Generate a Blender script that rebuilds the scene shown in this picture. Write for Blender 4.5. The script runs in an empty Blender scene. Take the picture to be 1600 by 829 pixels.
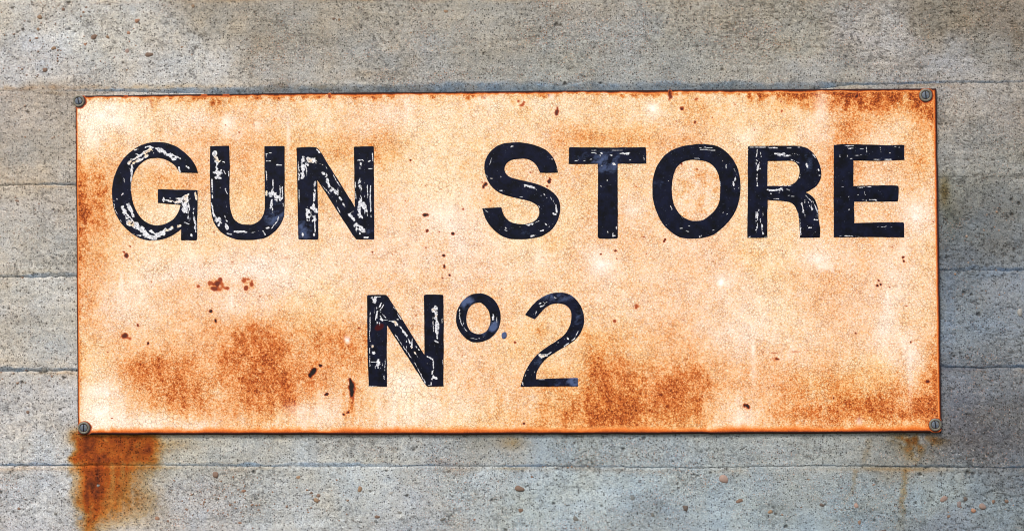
import bpy, math, random
import numpy as np
from mathutils import Vector, Matrix
from mathutils.geometry import delaunay_2d_cdt

S = bpy.context.scene
COL = S.collection
R = math.radians

# ------------------------------------------------------------------ camera
# The photographer stood 2.4 m from the wall, a little right of and below the sign.
CAM = Vector((0.075, -2.4, -0.040))
cd = bpy.data.cameras.new('camera'); cam = bpy.data.objects.new('camera', cd); COL.objects.link(cam)
cd.sensor_width = 36.0; cd.lens = 54.0; cd.clip_start = 0.05; cd.clip_end = 500
q = (Vector((0, 0, 0)) - CAM).to_track_quat('-Z', 'Y')
cam.matrix_world = Matrix.Translation(CAM) @ q.to_matrix().to_4x4() @ Matrix.Rotation(R(-0.52), 4, 'Z')
S.camera = cam

# ------------------------------------------------------------------ daylight: bright overcast
w = bpy.data.worlds.new('World'); S.world = w; w.use_nodes = True
nt = w.node_tree; nt.nodes.clear()
sky = nt.nodes.new('ShaderNodeTexSky'); sky.sky_type = 'NISHITA'; sky.sun_disc = False
SUN_EL, SUN_AZ = 42.0, 203.0
sky.sun_elevation = R(SUN_EL); sky.sun_rotation = R(SUN_AZ); sky.dust_density = 2.0
bg = nt.nodes.new('ShaderNodeBackground'); bg.inputs['Strength'].default_value = 0.12
out = nt.nodes.new('ShaderNodeOutputWorld')
nt.links.new(sky.outputs[0], bg.inputs[0]); nt.links.new(bg.outputs[0], out.inputs[0])
sl = bpy.data.lights.new('sun', 'SUN'); sl.energy = 1.5; sl.angle = R(16); sl.color = (1.0, 0.93, 0.84)
so = bpy.data.objects.new('sun', sl); COL.objects.link(so)
sd = Vector((math.sin(R(SUN_AZ)) * math.cos(R(SUN_EL)), math.cos(R(SUN_AZ)) * math.cos(R(SUN_EL)), math.sin(R(SUN_EL))))
so.rotation_euler = sd.to_track_quat('Z', 'Y').to_euler(); so.location = sd * 5
S.view_settings.view_transform = 'Standard'; S.view_settings.look = 'None'
S.view_settings.exposure = 0.82; S.view_settings.gamma = 1.0
S.cycles.filter_width = 1.05            # a crisp lens

# ------------------------------------------------------------------ wall coordinates
# All tracing is in a millimetre-like grid (u right, v down) seen square on from the camera's place;
# place() carries such a point to the wall plane (or to a plane `d` metres in front of it).
MW = np.array(cam.matrix_world)
def place(u, v, d=0.0):
    u = np.asarray(u, float); v = np.asarray(v, float)
    x = (u - 800) / 2400.0; y = (414.5 - v) / 2400.0
    D = x[..., None] * MW[:3, 0] + y[..., None] * MW[:3, 1] - MW[:3, 2]
    k = (0.0 - MW[1, 3]) / D[..., 1]
    P = MW[:3, 3] + D * k[..., None]
    P[..., 1] = -np.asarray(d)
    return P

# ------------------------------------------------------------------ noise
def hsh(ix, iy, seed):
    n = (ix.astype(np.int64) * 374761393 + iy.astype(np.int64) * 668265263 + seed * 1442695041) & 0xFFFFFFFF
    n = ((n ^ (n >> 13)) * 1274126177) & 0xFFFFFFFF
    n = ((n ^ (n >> 16)) * 2246822519) & 0xFFFFFFFF
    return ((n ^ (n >> 15)) & 0xFFFFFF) / float(0xFFFFFF)
def vn(x, y, s=0):
    ix = np.floor(x); iy = np.floor(y); fx = x - ix; fy = y - iy
    fx = fx * fx * fx * (fx * (fx * 6 - 15) + 10); fy = fy * fy * fy * (fy * (fy * 6 - 15) + 10)
    a = hsh(ix, iy, s); b = hsh(ix + 1, iy, s); c = hsh(ix, iy + 1, s); d = hsh(ix + 1, iy + 1, s)
    return (a + (b - a) * fx) * (1 - fy) + (c + (d - c) * fx) * fy
def fbm(x, y, size, oct=4, s=0, gain=0.5):          # about -1..1
    t = 0; a = 1; n = 0; ang = 0.6
    x = x / size; y = y / size
    for i in range(oct):
        t = t + a * (vn(x, y, s + i * 17) * 2 - 1); n += a; a *= gain
        x, y = (x * math.cos(ang) - y * math.sin(ang)) * 2.03 + 5.3, (x * math.sin(ang) + y * math.cos(ang)) * 2.03 + 1.7
    return t / n
def sst(a, b, x):
    t = np.clip((x - a) / (b - a), 0, 1); return t * t * (3 - 2 * t)
def blob(u, v, x, y, rx, ry, p=1.0):
    return np.exp(-(((u - x) / rx) ** 2 + ((v - y) / ry) ** 2) ** p)
def segd(u, v, x0, y0, x1, y1):
    dx, dy = x1 - x0, y1 - y0; L = dx * dx + dy * dy + 1e-9
    t = np.clip(((u - x0) * dx + (v - y0) * dy) / L, 0, 1)
    return np.hypot(u - x0 - t * dx, v - y0 - t * dy)
def lin(c):
    c = np.asarray(c, float) / 255.0
    return np.where(c <= 0.04045, c / 12.92, ((c + 0.055) / 1.055) ** 2.4)
def L4(*c): return (*[float(k) for k in lin(c)], 1.0)

# ------------------------------------------------------------------ mesh helpers
def mesh_np(name, V, F, mat, parent=None, base=(0, 0, 0), smooth=True, attrs=None, cols=None):
    """V (n,3), F (m,3|4) -> one linked object"""
    V = np.asarray(V, float) - np.asarray(base)
    me = bpy.data.meshes.new(name); k = F.shape[1]
    me.vertices.add(len(V)); me.vertices.foreach_set('co', V.astype(np.float32).ravel())
    me.loops.add(F.size); me.loops.foreach_set('vertex_index', F.astype(np.int32).ravel())
    me.polygons.add(len(F)); me.polygons.foreach_set('loop_start', (np.arange(len(F)) * k).astype(np.int32))
    me.polygons.foreach_set('loop_total', np.full(len(F), k, np.int32))
    me.update(calc_edges=True)
    if smooth: me.polygons.foreach_set('use_smooth', np.ones(len(F), bool))
    for n, a in (attrs or {}).items():
        at = me.attributes.new(n, 'FLOAT', 'POINT'); at.data.foreach_set('value', np.asarray(a, np.float32).ravel())
    for n, a in (cols or {}).items():
        at = me.attributes.new(n, 'FLOAT_COLOR', 'POINT')
        c = np.ones((len(V), 4), np.float32); c[:, :3] = a; at.data.foreach_set('color', c.ravel())
    me.materials.append(mat)
    o = bpy.data.objects.new(name, me); COL.objects.link(o)
    if parent: o.parent = parent
    return o
def empty(name, loc, parent=None):
    o = bpy.data.objects.new(name, None); COL.objects.link(o); o.location = loc; o.empty_display_size = 0.05
    if parent: o.parent = parent
    return o
def gridF(nr, nc, off=0):
    i = np.arange(nr * nc).reshape(nr, nc) + off
    return np.stack([i[:-1, :-1], i[1:, :-1], i[1:, 1:], i[:-1, 1:]], -1).reshape(-1, 4)

# ------------------------------------------------------------------ node helper
class NT:
    def __init__(s, name):
        s.m = bpy.data.materials.new(name); s.m.use_nodes = True; s.t = s.m.node_tree; s.t.nodes.clear()
        s.o = s.t.nodes.new('ShaderNodeOutputMaterial'); s.b = s.t.nodes.new('ShaderNodeBsdfPrincipled')
        s.t.links.new(s.b.outputs[0], s.o.inputs[0])
        s.co = s.t.nodes.new('ShaderNodeTexCoord').outputs['Object']
    def set(s, inp, v):
        if hasattr(v, 'links') or isinstance(v, bpy.types.NodeSocket): s.t.links.new(v, inp)
        else: inp.default_value = v
    def attr(s, n, col=False):
        a = s.t.nodes.new('ShaderNodeAttribute'); a.attribute_name = n
        return a.outputs['Color'] if col else a.outputs['Fac']
    def scaled(s, x, y, z, off=(0, 0, 0)):
        m = s.t.nodes.new('ShaderNodeMapping'); s.t.links.new(s.co, m.inputs[0]); m.inputs['Scale'].default_value = (x, y, z)
        m.inputs['Location'].default_value = off
        return m.outputs[0]
    def noise(s, scale, detail=3, rough=0.6, vec=None, dist=0.0):
        n = s.t.nodes.new('ShaderNodeTexNoise'); n.inputs['Scale'].default_value = scale; n.inputs['Detail'].default_value = detail
        n.inputs['Roughness'].default_value = rough; n.inputs['Distortion'].default_value = dist
        s.t.links.new(vec or s.co, n.inputs['Vector']); return n.outputs['Fac']
    def vor(s, scale, feature='F1', out='Distance', vec=None, rnd=1.0):
        n = s.t.nodes.new('ShaderNodeTexVoronoi'); n.feature = feature; n.inputs['Scale'].default_value = scale
        n.inputs['Randomness'].default_value = rnd
        s.t.links.new(vec or s.co, n.inputs['Vector']); return n.outputs[out]
    def math(s, op, a, b=0.0, c=0.0, clamp=False):
        n = s.t.nodes.new('ShaderNodeMath'); n.operation = op; n.use_clamp = clamp
        s.set(n.inputs[0], a); s.set(n.inputs[1], b); s.set(n.inputs[2], c); return n.outputs[0]
    def mapr(s, v, a, b, c=0.0, d=1.0, smooth=False):
        n = s.t.nodes.new('ShaderNodeMapRange'); n.interpolation_type = 'SMOOTHSTEP' if smooth else 'LINEAR'
        s.set(n.inputs[0], v); n.inputs[1].default_value = a; n.inputs[2].default_value = b
        n.inputs[3].default_value = c; n.inputs[4].default_value = d; return n.outputs[0]
    def mix(s, f, a, b, mode='MIX'):
        n = s.t.nodes.new('ShaderNodeMix'); n.data_type = 'RGBA'; n.blend_type = mode
        s.set(n.inputs[0], f); s.set(n.inputs[6], a); s.set(n.inputs[7], b); return n.outputs[2]
    def ramp(s, v, stops):
        n = s.t.nodes.new('ShaderNodeValToRGB'); s.set(n.inputs[0], v); e = n.color_ramp.elements
        while len(e) < len(stops): e.new(0.5)
        for k, (p, c) in enumerate(stops): e[k].position = p; e[k].color = c
        return n.outputs[0]
    def cell(s, scale, ch=0):
        v = s.vor(scale, 'F1', 'Color'); q = s.t.nodes.new('ShaderNodeSeparateColor'); s.t.links.new(v, q.inputs[0]); return q.outputs[ch]
    def bump(s, h, strength, dist, normal=None):
        n = s.t.nodes.new('ShaderNodeBump'); n.inputs['Strength'].default_value = strength; n.inputs['Distance'].default_value = dist
        s.set(n.inputs['Height'], h)
        if normal: s.t.links.new(normal, n.inputs['Normal'])
        return n.outputs[0]

# ------------------------------------------------------------------ materials
def mat_concrete():
    n = NT('board_formed_concrete')
    tint = n.attr('tint', True); stain = n.attr('stain'); pore = n.attr('pore'); blue = n.attr('lip_shade'); gr = n.attr('grit')
    fine = n.noise(520, 4, 0.85); mid = n.noise(150, 4, 0.65)
    col = n.mix(n.mapr(fine, 0.32, 0.68, 0, 1), (0.46, 0.46, 0.465, 1), (1.56, 1.56, 1.55, 1))
    c = n.mix(1.0, tint, col, 'MULTIPLY')
    c = n.mix(n.mapr(mid, 0.35, 0.7, 0, 0.5), c, n.mix(1.0, c, (1.16, 1.08, 0.96, 1), 'MULTIPLY'))
    # sand grains of many colours
    vc = n.vor(420, 'F1', 'Color'); vd = n.vor(420, 'F1', 'Distance')
    hsv = n.t.nodes.new('ShaderNodeSeparateColor'); n.t.links.new(vc, hsv.inputs[0])
    grain = n.ramp(hsv.outputs[0], [(0.0, L4(120, 84, 62)), (0.3, L4(190, 140, 100)), (0.5, L4(205, 200, 190)), (0.75, L4(90, 96, 104)), (1.0, L4(176, 120, 100))])
    gm = n.math('MULTIPLY', n.mapr(hsv.outputs[1], 0.62, 0.80, 0, 1), n.mapr(vd, 0.5, 0.25, 0, 0.75))
    gm = n.math('MULTIPLY', gm, n.mapr(gr, 0, 1, 0.15, 1.0))
    c = n.mix(gm, c, grain)
    # pores: tiny dark air holes
    v2 = n.vor(330, 'F1', 'Distance'); v2c = n.vor(330, 'F1', 'Color')
    s2 = n.t.nodes.new('ShaderNodeSeparateColor'); n.t.links.new(v2c, s2.inputs[0])
    rad = n.mapr(s2.outputs[0], 0.42, 1.0, 0.02, 0.38)
    hole = n.mapr(n.math('SUBTRACT', v2, rad), -0.02, 0.10, 1, 0)
    hole = n.math('MULTIPLY', hole, n.mapr(s2.outputs[0], 0.38, 0.60, 0, 1))
    n.co2 = n.scaled(1, 1, 1.5)
    hair = n.noise(210, 3, 0.6, n.co2, 0.7)
    hair = n.mapr(n.math('ABSOLUTE', n.math('SUBTRACT', hair, 0.5)), 0.0, 0.022, 1, 0)
    hair = n.math('MULTIPLY', hair, n.mapr(gr, 0.2, 1, 0.15, 0.75))
    dark = n.math('MAXIMUM', n.math('MAXIMUM', hole, hair), pore, clamp=True)
    c = n.mix(n.math('MULTIPLY', dark, 0.86), c, n.mix(1.0, c, (0.22, 0.20, 0.19, 1), 'MULTIPLY'))
    c = n.mix(n.math('MULTIPLY', blue, 0.85), c, n.mix(1.0, c, (0.50, 0.72, 1.04, 1), 'MULTIPLY'))  # bluish shade of the joint lips, painted into the concrete colour
    # rust running down from the sign
    st = n.math('ADD', stain, n.math('MULTIPLY', n.math('SUBTRACT', n.noise(260, 4, 0.7), 0.5), n.mapr(stain, 0, .3, 0, 0.45)), clamp=True)
    sc = n.ramp(st, [(0.0, (1, 1, 1, 1)), (0.2, L4(240, 212, 170)), (0.42, L4(232, 160, 80)), (0.66, L4(220, 112, 36)), (0.85, L4(184, 84, 30)), (1.0, L4(130, 62, 30))])
    c = n.mix(1.0, c, sc, 'MULTIPLY')
    n.set(n.b.inputs['Base Color'], c); n.b.inputs['Roughness'].default_value = 0.92
    n.b.inputs['Specular IOR Level'].default_value = 0.25
    hgt = n.math('SUBTRACT', n.math('MULTIPLY', fine, 0.8), n.math('MULTIPLY', dark, 1.0))
    nb = n.bump(hgt, 0.85, 0.0011)
    nb = n.bump(mid, 0.6, 0.002, nb)
    n.set(n.b.inputs['Normal'], nb)
    return n.m

def mat_enamel():
    n = NT('cracked_rusting_enamel')
    rust = n.attr('rust'); chip = n.attr('chip'); pale = n.attr('pale'); edge = n.attr('edge'); pink = n.attr('pink'); cr = n.attr('craze')
    g1 = n.noise(400, 4, 0.85); g2 = n.noise(210, 3, 0.6)
    r = n.math('ADD', rust, n.math('MULTIPLY', n.math('SUBTRACT', g1, 0.5), n.mapr(rust, 0.0, 0.8, 0.72, 1.15)))
    r = n.math('ADD', r, n.math('MULTIPLY', n.math('SUBTRACT', n.cell(560), 0.5), n.mapr(rust, 0.1, 0.6, 0.16, 0.28)))
    r = n.math('ADD', r, n.math('MULTIPLY', n.math('SUBTRACT', g2, 0.5), n.mapr(rust, 0.2, 0.8, 0.15, 0.8)), clamp=True)
    c = n.ramp(r, [(0.0, L4(250, 240, 228)), (0.18, L4(244, 222, 198)), (0.36, L4(239, 202, 160)), (0.52, L4(231, 176, 116)),
                   (0.70, L4(212, 128, 58)), (0.87, L4(176, 80, 26)), (1.0, L4(112, 46, 16))])
    c = n.mix(n.math('MULTIPLY', pink, 0.55), c, n.mix(1.0, c, (1.0, 0.91, 0.94, 1), 'MULTIPLY'))
    c = n.mix(n.mapr(pink, .45, 0, 0, .5), c, n.mix(1.0, c, (0.99, 0.99, 0.86, 1), 'MULTIPLY'))
    # craze lines
    w1 = n.t.nodes.new('ShaderNodeVectorMath'); w1.operation = 'ADD'
    nn = n.t.nodes.new('ShaderNodeTexNoise'); nn.inputs['Scale'].default_value = 300; n.t.links.new(n.co, nn.inputs[0])
    sc = n.t.nodes.new('ShaderNodeVectorMath'); sc.operation = 'SCALE'; sc.inputs['Scale'].default_value = 0.0016
    n.t.links.new(nn.outputs['Color'], sc.inputs[0]); n.t.links.new(n.co, w1.inputs[0]); n.t.links.new(sc.outputs[0], w1.inputs[1])
    small = n.mapr(n.vor(260, 'DISTANCE_TO_EDGE', 'Distance', w1.outputs[0]), 0.0, 0.13, 1, 0)
    big = n.mapr(n.vor(150, 'DISTANCE_TO_EDGE', 'Distance', w1.outputs[0]), 0.0, 0.07, 1, 0)
    lw = n.noise(45, 3, 0.6)
    line = n.mix(cr, n.math('MULTIPLY', small, n.mapr(lw, 0.35, 0.65, 0.28, 0.78)), n.math('MULTIPLY', big, n.mapr(lw, 0.3, 0.6, 0.55, 0.95)))
    c = n.mix(1.0, c, n.mix(n.cell(610, 1), (0.86, 0.84, 0.82, 1), (1.07, 1.07, 1.08, 1)), 'MULTIPLY')
    c = n.mix(line, c, n.mix(1.0, c, (0.42, 0.24, 0.13, 1), 'MULTIPLY'))
    # pin-prick rust specks
    v2 = n.vor(250, 'F1', 'Distance'); v2c = n.vor(250, 'F1', 'Color')
    s2 = n.t.nodes.new('ShaderNodeSeparateColor'); n.t.links.new(v2c, s2.inputs[0])
    sp = n.math('MULTIPLY', n.mapr(v2, 0.1, 0.28, 1, 0), n.mapr(s2.outputs[0], 0.80, 0.92, 0, 0.75))
    c = n.mix(sp, c, L4(150, 86, 46))
    c = n.mix(n.math('MULTIPLY', pale, 0.9), c, L4(253, 246, 238))
    ec = n.ramp(n.math('ADD', edge, n.math('MULTIPLY', n.math('SUBTRACT', g1, 0.5), 0.6)), [(0.0, L4(248, 190, 116)), (0.42, L4(216, 112, 38)), (0.68, L4(140, 54, 16)), (0.88, L4(44, 20, 13))])
    c = n.mix(n.mapr(edge, 0.05, 0.4, 0, 1), c, ec)
    cc = n.ramp(chip, [(0.0, L4(216, 130, 66)), (0.35, L4(180, 88, 38)), (0.6, L4(138, 56, 24)), (0.8, L4(78, 30, 14)), (0.95, L4(24, 12, 10))])
    c = n.mix(n.mapr(chip, 0.08, 0.4, 0, 1), c, cc)
    n.set(n.b.inputs['Base Color'], c)
    n.set(n.b.inputs['Roughness'], n.mapr(r, 0.2, 0.7, 0.55, 0.9)); n.b.inputs['Specular IOR Level'].default_value = 0.3
    h = n.math('SUBTRACT', n.math('MULTIPLY', g1, 0.4), n.math('MAXIMUM', line, chip))
    n.set(n.b.inputs['Normal'], n.bump(h, 0.6, 0.0007))
    return n.m

def mat_letter():
    n = NT('worn_black_paint')
    wear = n.attr('wear'); cream = n.attr('cream'); smear = n.attr('smear'); red = n.attr('redspot')
    g = n.noise(700, 3, 0.7); g2 = n.noise(90, 4, 0.6)
    base = n.mix(n.mapr(g2, 0.35, 0.65, 0, 1), L4(3, 5, 14), L4(13, 18, 40))
    sm = n.mapr(n.math('ADD', smear, n.math('MULTIPLY', n.math('SUBTRACT', n.noise(160, 4, 0.7, n.scaled(1, 1, 3)), 0.5), 0.9)), 0.3, 1.2, 0, 1)
    sm = n.math('MULTIPLY', sm, n.mapr(smear, 0.02, 0.25, 0, 1))
    c = n.mix(n.math('MULTIPLY', sm, 0.75), base, L4(82, 98, 136))
    v2c = n.vor(380, 'F1', 'Color'); v2 = n.vor(380, 'F1', 'Distance')
    s2 = n.t.nodes.new('ShaderNodeSeparateColor'); n.t.links.new(v2c, s2.inputs[0])
    sp = n.math('MULTIPLY', n.mapr(v2, 0.1, 0.3, 1, 0), n.mapr(s2.outputs[0], 0.86, 0.95, 0, 0.3))
    c = n.mix(sp, c, L4(120, 130, 150))
    c = n.mix(n.math('MULTIPLY', red, 0.9), c, L4(60, 8, 8))
    wm = n.mapr(n.math('ADD', wear, n.math('MULTIPLY', n.math('SUBTRACT', g, 0.5), 0.5)), 0.36, 0.62, 0, 1)
    wm = n.math('MULTIPLY', wm, n.mapr(wear, 0.02, 0.2, 0, 1))
    wc = n.mix(cream, L4(222, 223, 226), L4(242, 212, 168))
    wc = n.mix(n.mapr(n.noise(420, 3, .7), 0.44, 0.66, 0, 0.85), wc, L4(104, 108, 122))
    c = n.mix(wm, c, wc)
    n.set(n.b.inputs['Base Color'], c)
    n.b.inputs['Roughness'].default_value = 0.5; n.b.inputs['Specular IOR Level'].default_value = 0.10
    n.set(n.b.inputs['Normal'], n.bump(n.math('SUBTRACT', n.math('MULTIPLY', g2, 0.5), wm), 0.4, 0.0006))
    return n.m

def mat_metal(name, a, b, rough=0.55):
    n = NT(name)
    g = n.noise(500, 4, 0.7); c = n.mix(n.mapr(g, 0.35, 0.65, 0, 1), L4(*a), L4(*b))
    c = n.mix(n.mapr(n.noise(260, 2), 0.58, 0.68, 0, 0.6), c, L4(126, 104, 66))
    n.set(n.b.inputs['Base Color'], c); n.b.inputs['Metallic'].default_value = 0.25; n.b.inputs['Roughness'].default_value = rough
    n.set(n.b.inputs['Normal'], n.bump(g, 0.5, 0.0004))
    return n.m
def mat_stone():
    n = NT('bared_pebble')
    oi = n.t.nodes.new('ShaderNodeObjectInfo').outputs['Color']
    g = n.noise(420, 4, 0.7)
    c = n.mix(1.0, oi, n.mix(n.mapr(g, 0.3, 0.7, 0, 1), (0.62, 0.62, 0.62, 1), (1.25, 1.25, 1.25, 1)), 'MULTIPLY')
    c = n.mix(n.mapr(n.noise(230, 3, .6),   .47, .6, 0, .45), c, L4(152, 150, 142))
    n.set(n.b.inputs['Base Color'], c); n.b.inputs['Roughness'].default_value = 0.85
    n.set(n.b.inputs['Normal'], n.bump(g, 0.6, 0.001))
    return n.m

M_CON = mat_concrete(); M_ENA = mat_enamel(); M_LET = mat_letter(); M_STO = mat_stone()
M_WASH = mat_metal('dull_zinc_washer', (84, 84, 76), (124, 120, 106)); M_HEAD = mat_metal('blued_screw_head', (84, 96, 110), (124, 132, 142), 0.45)
M_SLOT = mat_metal('dark_slot', (18, 18, 24), (26, 26, 30), 0.9)

# ------------------------------------------------------------------ WALL
U0, U1, DU = -24.0, 1624.0, 1.5
core = np.arange(U0, U1 + 1e-6, DU)
def skirt(start, end, sgn):
    v = []; s = 2.5; x = start
    while (end - x) * sgn > 0: x += sgn * s; s = min(s * 1.35, 90); v.append(x)
    return v
ucols = np.array(skirt(U0, -2600, -1)[::-1] + list(core) + skirt(U1, 4200, 1))
XP = [-2600, 0, 60, 200, 420, 800, 1100, 1250, 1330, 1450, 1600, 4200]
JT = [
    [-172, -150, -150, -151, -153, -157, -160, -162, -162, -163, -165, -190],
    [12, -1, -1, -1, -3, -5, -7, -8, -8, -9, -10, -30],
    [160, 142, 142.5, 144, 149, 147.5, 145, 142, 133.5, 130.5, 129, 105],
    [310, 290, 289.5, 288, 286, 283, 280, 279, 278, 277, 276, 255],
    [448, 433, 433, 432, 431, 428, 426, 425, 424, 423, 423, 405],
    [590, 580, 580, 579, 578, 577, 576, 576, 575, 574, 574.5, 565],
    [725, 727.5, 727.5, 727, 728, 728, 730, 728, 727.5, 729, 731, 735],
    [866, 873, 873, 873, 874, 875, 876, 876, 876, 877, 878, 886],
    [1006, 1018, 1018, 1018, 1019, 1020, 1022, 1022, 1022, 1024, 1025, 1036]]
# width and depth (mm) of the shaded lower lip of each course at its joint
LIPW = [[3]*12, [3,3,3,3,3,3,3,3,3,3,3,3], [3,2,2,4,13,16,15,11,4,3,3,3], [3,4.4,4.4,3,3,3,3,3,3,2.4,2.4,3], [3,5,5,5,3,3,3,3,3,5,5,3],
        [3,5.6,5.6,5,3,3,3,3,3,4.6,4.6,3], [3,5,5,3.6,4.4,3.4,1.8,1.9,2.2,4.4,3,3], [3]*12, [3]*12]
LIPD = [[2]*12, [1.5]*12, [2,.5,.5,1.4,4.2,4.6,4.6,3,1.6,1.0,1.0,2], [2,1.2,1.2,2,2,2,2,2,2,.6,.6,2], [2,1.6,1.6,1.6,2,2,2,2,2,1.6,1.6,2],
        [2,2.0,2.0,2.0,2,2,2,2,2,1.5,1.5,2], [2,1.6,1.6,1.1,1.1,1.0,.7,.8,1.0,1.5,1.2,2], [2]*12, [2]*12]
def jcurve(k, u):
    y = np.interp(u, XP, JT[k])
    return y + fbm(u, u * 0 + k * 50, 60, 3, 90 + k) * 1.1 + fbm(u, u * 0 + k * 70, 8, 3, 190 + k, .6) * 1.5

# place-by-place colour of the concrete, (u, v, r, g, b)
TINT = [(-300,-100,176,172,162),(0,20,186,183,176),(60,90,182,182,182),(150,60,184,184,180),(280,100,180,180,178),(380,30,158,153,142),(500,40,164,160,150),(600,95,166,166,162),
 (760,60,160,158,150),(900,20,160,156,147),(960,60,158,160,158),(880,100,160,164,162),(1050,90,152,154,150),(1150,30,156,154,146),(1240,60,158,156,146),(1380,65,176,176,176),(1300,100,158,158,154),
 (1480,30,144,138,126),(1560,80,150,148,142),(1590,20,140,132,120),(1460,110,166,166,166),(60,170,168,160,150),(60,240,160,154,144),(20,275,176,168,156),(60,320,180,175,168),(20,380,176,173,166),(90,400,170,168,162),
 (60,450,184,182,176),(60,500,172,170,163),(90,540,168,168,164),(40,560,176,172,164),(60,610,182,182,182),(30,660,186,186,186),(60,710,188,188,188),(100,640,180,180,180),(300,700,178,176,168),(420,700,172,172,168),
 (560,700,168,170,170),(760,700,150,150,146),(700,700,162,164,164),(900,700,150,160,166),(1050,700,154,162,166),(1250,700,152,158,160),(1400,710,140,140,134),(1530,690,120,120,122),
 (60,780,186,187,190),(30,820,180,180,184),(330,800,178,178,180),(450,790,176,178,178),(560,750,176,180,181),(650,800,170,174,178),(760,760,174,180,182),(850,790,160,170,174),(900,760,166,176,180),(1000,760,158,170,176),(1020,800,148,158,164),
 (1150,790,154,166,172),(1250,760,150,158,160),(1300,800,142,154,160),(1450,770,140,152,158),(1560,800,130,138,142),(1590,760,124,128,132),(1500,820,134,138,142),
 (1510,170,168,164,158),(1570,180,158,154,148),(1510,230,154,154,150),(1560,260,158,158,152),(1500,300,132,130,120),(1560,320,130,130,126),(1510,360,124,128,128),(1560,390,126,128,128),(1490,390,118,122,126),
 (1500,445,120,126,130),(1560,450,134,138,142),(1510,500,132,140,146),(1570,530,130,136,142),(1500,560,120,124,128),(1500,610,128,130,134),(1570,600,130,132,134),(1510,660,120,120,122),(1570,650,116,116,116),
 (1900,100,150,146,140),(1900,700,122,124,126),(1900,400,126,128,130),(-300,400,172,170,164),(-300,800,178,178,178),(800,400,160,158,150),(800,1000,150,156,160),(-100,1000,176,176,178),(1700,1000,126,130,134),(800,-200,160,156,148)]
TINT = np.array(TINT, float)
TINT[:, 2:5] *= np.array([.965, .963, .958])
TINT[TINT[:, 1] > 690, 2:5] *= np.array([.985, 1.0, 1.005])
TINT[(TINT[:, 0] > 1450) & (TINT[:, 1] > 280), 2:5] *= np.array([.97, 1.0, 1.03])
TINT[(TINT[:, 1] < 140) & (TINT[:, 0] > 350), 2:5] *= .965
TINT[TINT[:, 0] > 1450, 2:5] *= .95
# light / dark smudges with a shape of their own, plus a bluish shadow painted right of the sign: u, v, ru, rv, r, g, b factors
SMUDGE_SHADE = [(110,60,45,14,1.08,1.09,1.11),(930,38,55,6,1.06,1.09,1.12),(950,66,60,5,1.06,1.08,1.08),(960,94,50,4,1.06,1.08,1.10),(1390,62,60,14,1.10,1.11,1.13),(1320,88,30,8,1.06,1.07,1.10),(1360,92,28,7,.86,.86,.86),
 (1340,60,30,6,1.05,1.05,1.09),(1500,82,50,9,.88,.88,.86),(1590,60,8,20,.8,.72,.62),(770,15,60,12,.93,.92,.9),(100,100,30,14,.92,.92,.92),(60,138,60,3,.95,.86,.78),(250,134,60,4,1.0,.95,.86),(430,130,22,8,.85,.78,.7),(580,120,60,8,.98,.9,.82),
 (1478,500,12,80,.86,.93,1.06),(1520,350,90,60,.85,.85,.86),(1530,650,90,60,.85,.85,.88),(1500,690,60,20,.85,.82,.8),(1570,690,40,26,.86,.85,.86),(1484,345,12,40,.85,.85,.78),(1478,300,10,25,.92,.9,.72),(1518,510,4,14,.78,.78,.8),(1470,570,14,16,.8,.78,.78),(1560,430,60,6,.9,.98,1.08),(1500,575,60,4,.8,.8,.86),
 (760,690,22,10,.85,.84,.8),(1500,650,40,30,.93,.92,.95),(1420,695,26,10,.9,.84,.74),(600,722,50,6,.92,.9,.86),(690,722,30,6,.88,.8,.76),(900,728,40,5,.86,.78,.72),(1030,800,40,16,.88,.9,.92),(840,738,36,9,.97,1.0,1.06),(890,790,40,8,1.02,1.04,1.08),
 (0,300,60,6,1.05,1.04,1.0),(60,283,60,4,.96,.92,.86),(60,426,60,5,.92,.88,.8),(60,596,55,4,.9,.88,.86),(27,567,50,5,.95,.9,.84),(60,488,26,8,.92,.93,.95),(30,495,22,16,.95,.9,.86),(20,732,30,3,1.0,.93,.86)]
# bug holes (u, v, radius)
HOLES = [(107,5,3.6),(20,13,2.6),(109,46,2.6),(36,47,2.4),(28,51,2),(118,50,2),(193,99,2.2),(262,109,1.6),(44,176,2.6),(267,5,2),(251,1,2.4),(172,8,2.2),(1,769,3.2),(30,623,2.2),(95,639,2.6),(397,737,3.2),
 (152,741,1.8),(604,735,2.2),(579,767,2),(636,774,2.8),(769,781,3),(790,827,3),(974,701,3),(1006,684,3),(870,39,4),(876,40,2.6),(883,132,3.4),(938,131,2.2),(1128,109,2.8),(1020,90,1.6),(1091,92,1.6),(1233,40,2.2),
 (1529,491,4),(1506,457,3.4),(1518,460,2.6),(1580,312,2.8),(1581,335,3.2),(1592,318,3),(1212,803,2.4),(1437,741,3),(1512,738,4),(1520,740,3),(1228,822,3.4),(1084,741,2.4),(1090,743,2.2),(865,786,2.6),(441,680,2.6),
 (726,681,2),(675,696,1.8),(647,702,2.6),(700,737,1.8),(748,777,1.8),(724,777,1.6),(1366,812,2.4),(1488,700,2),(1555,738,2.2),(1470,741,2),(1430,785,2),(1290,788,2),(87,40,1.6),(60,60,1.4),(33,62,1.4),
 (70,168,1.4),(52,430,1.8),(108,451,2.2),(15,482,2.2),(6,481,1.6),(114,502,2),(71,577,3.6),(64,582,3),(100,590,3),(35,597,3),(12,310,1.6),(84,328,2),(92,329,1.8),(55,335,2),(35,384,1.6),(22,800,1.8),(1490,556,2.4),(1500,551,2),
 (1475,165,1.6),(1515,545,2),(1550,250,1.8),(985,684,1.6),(990,684,1.8),(1000,686,1.8),(898,692,2),(940,790,2),(1110,738,2.2),(1058,756,2),(1060,762,2),(530,690,2),(640,640,0.1)]
rng = np.random.RandomState(5)
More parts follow.
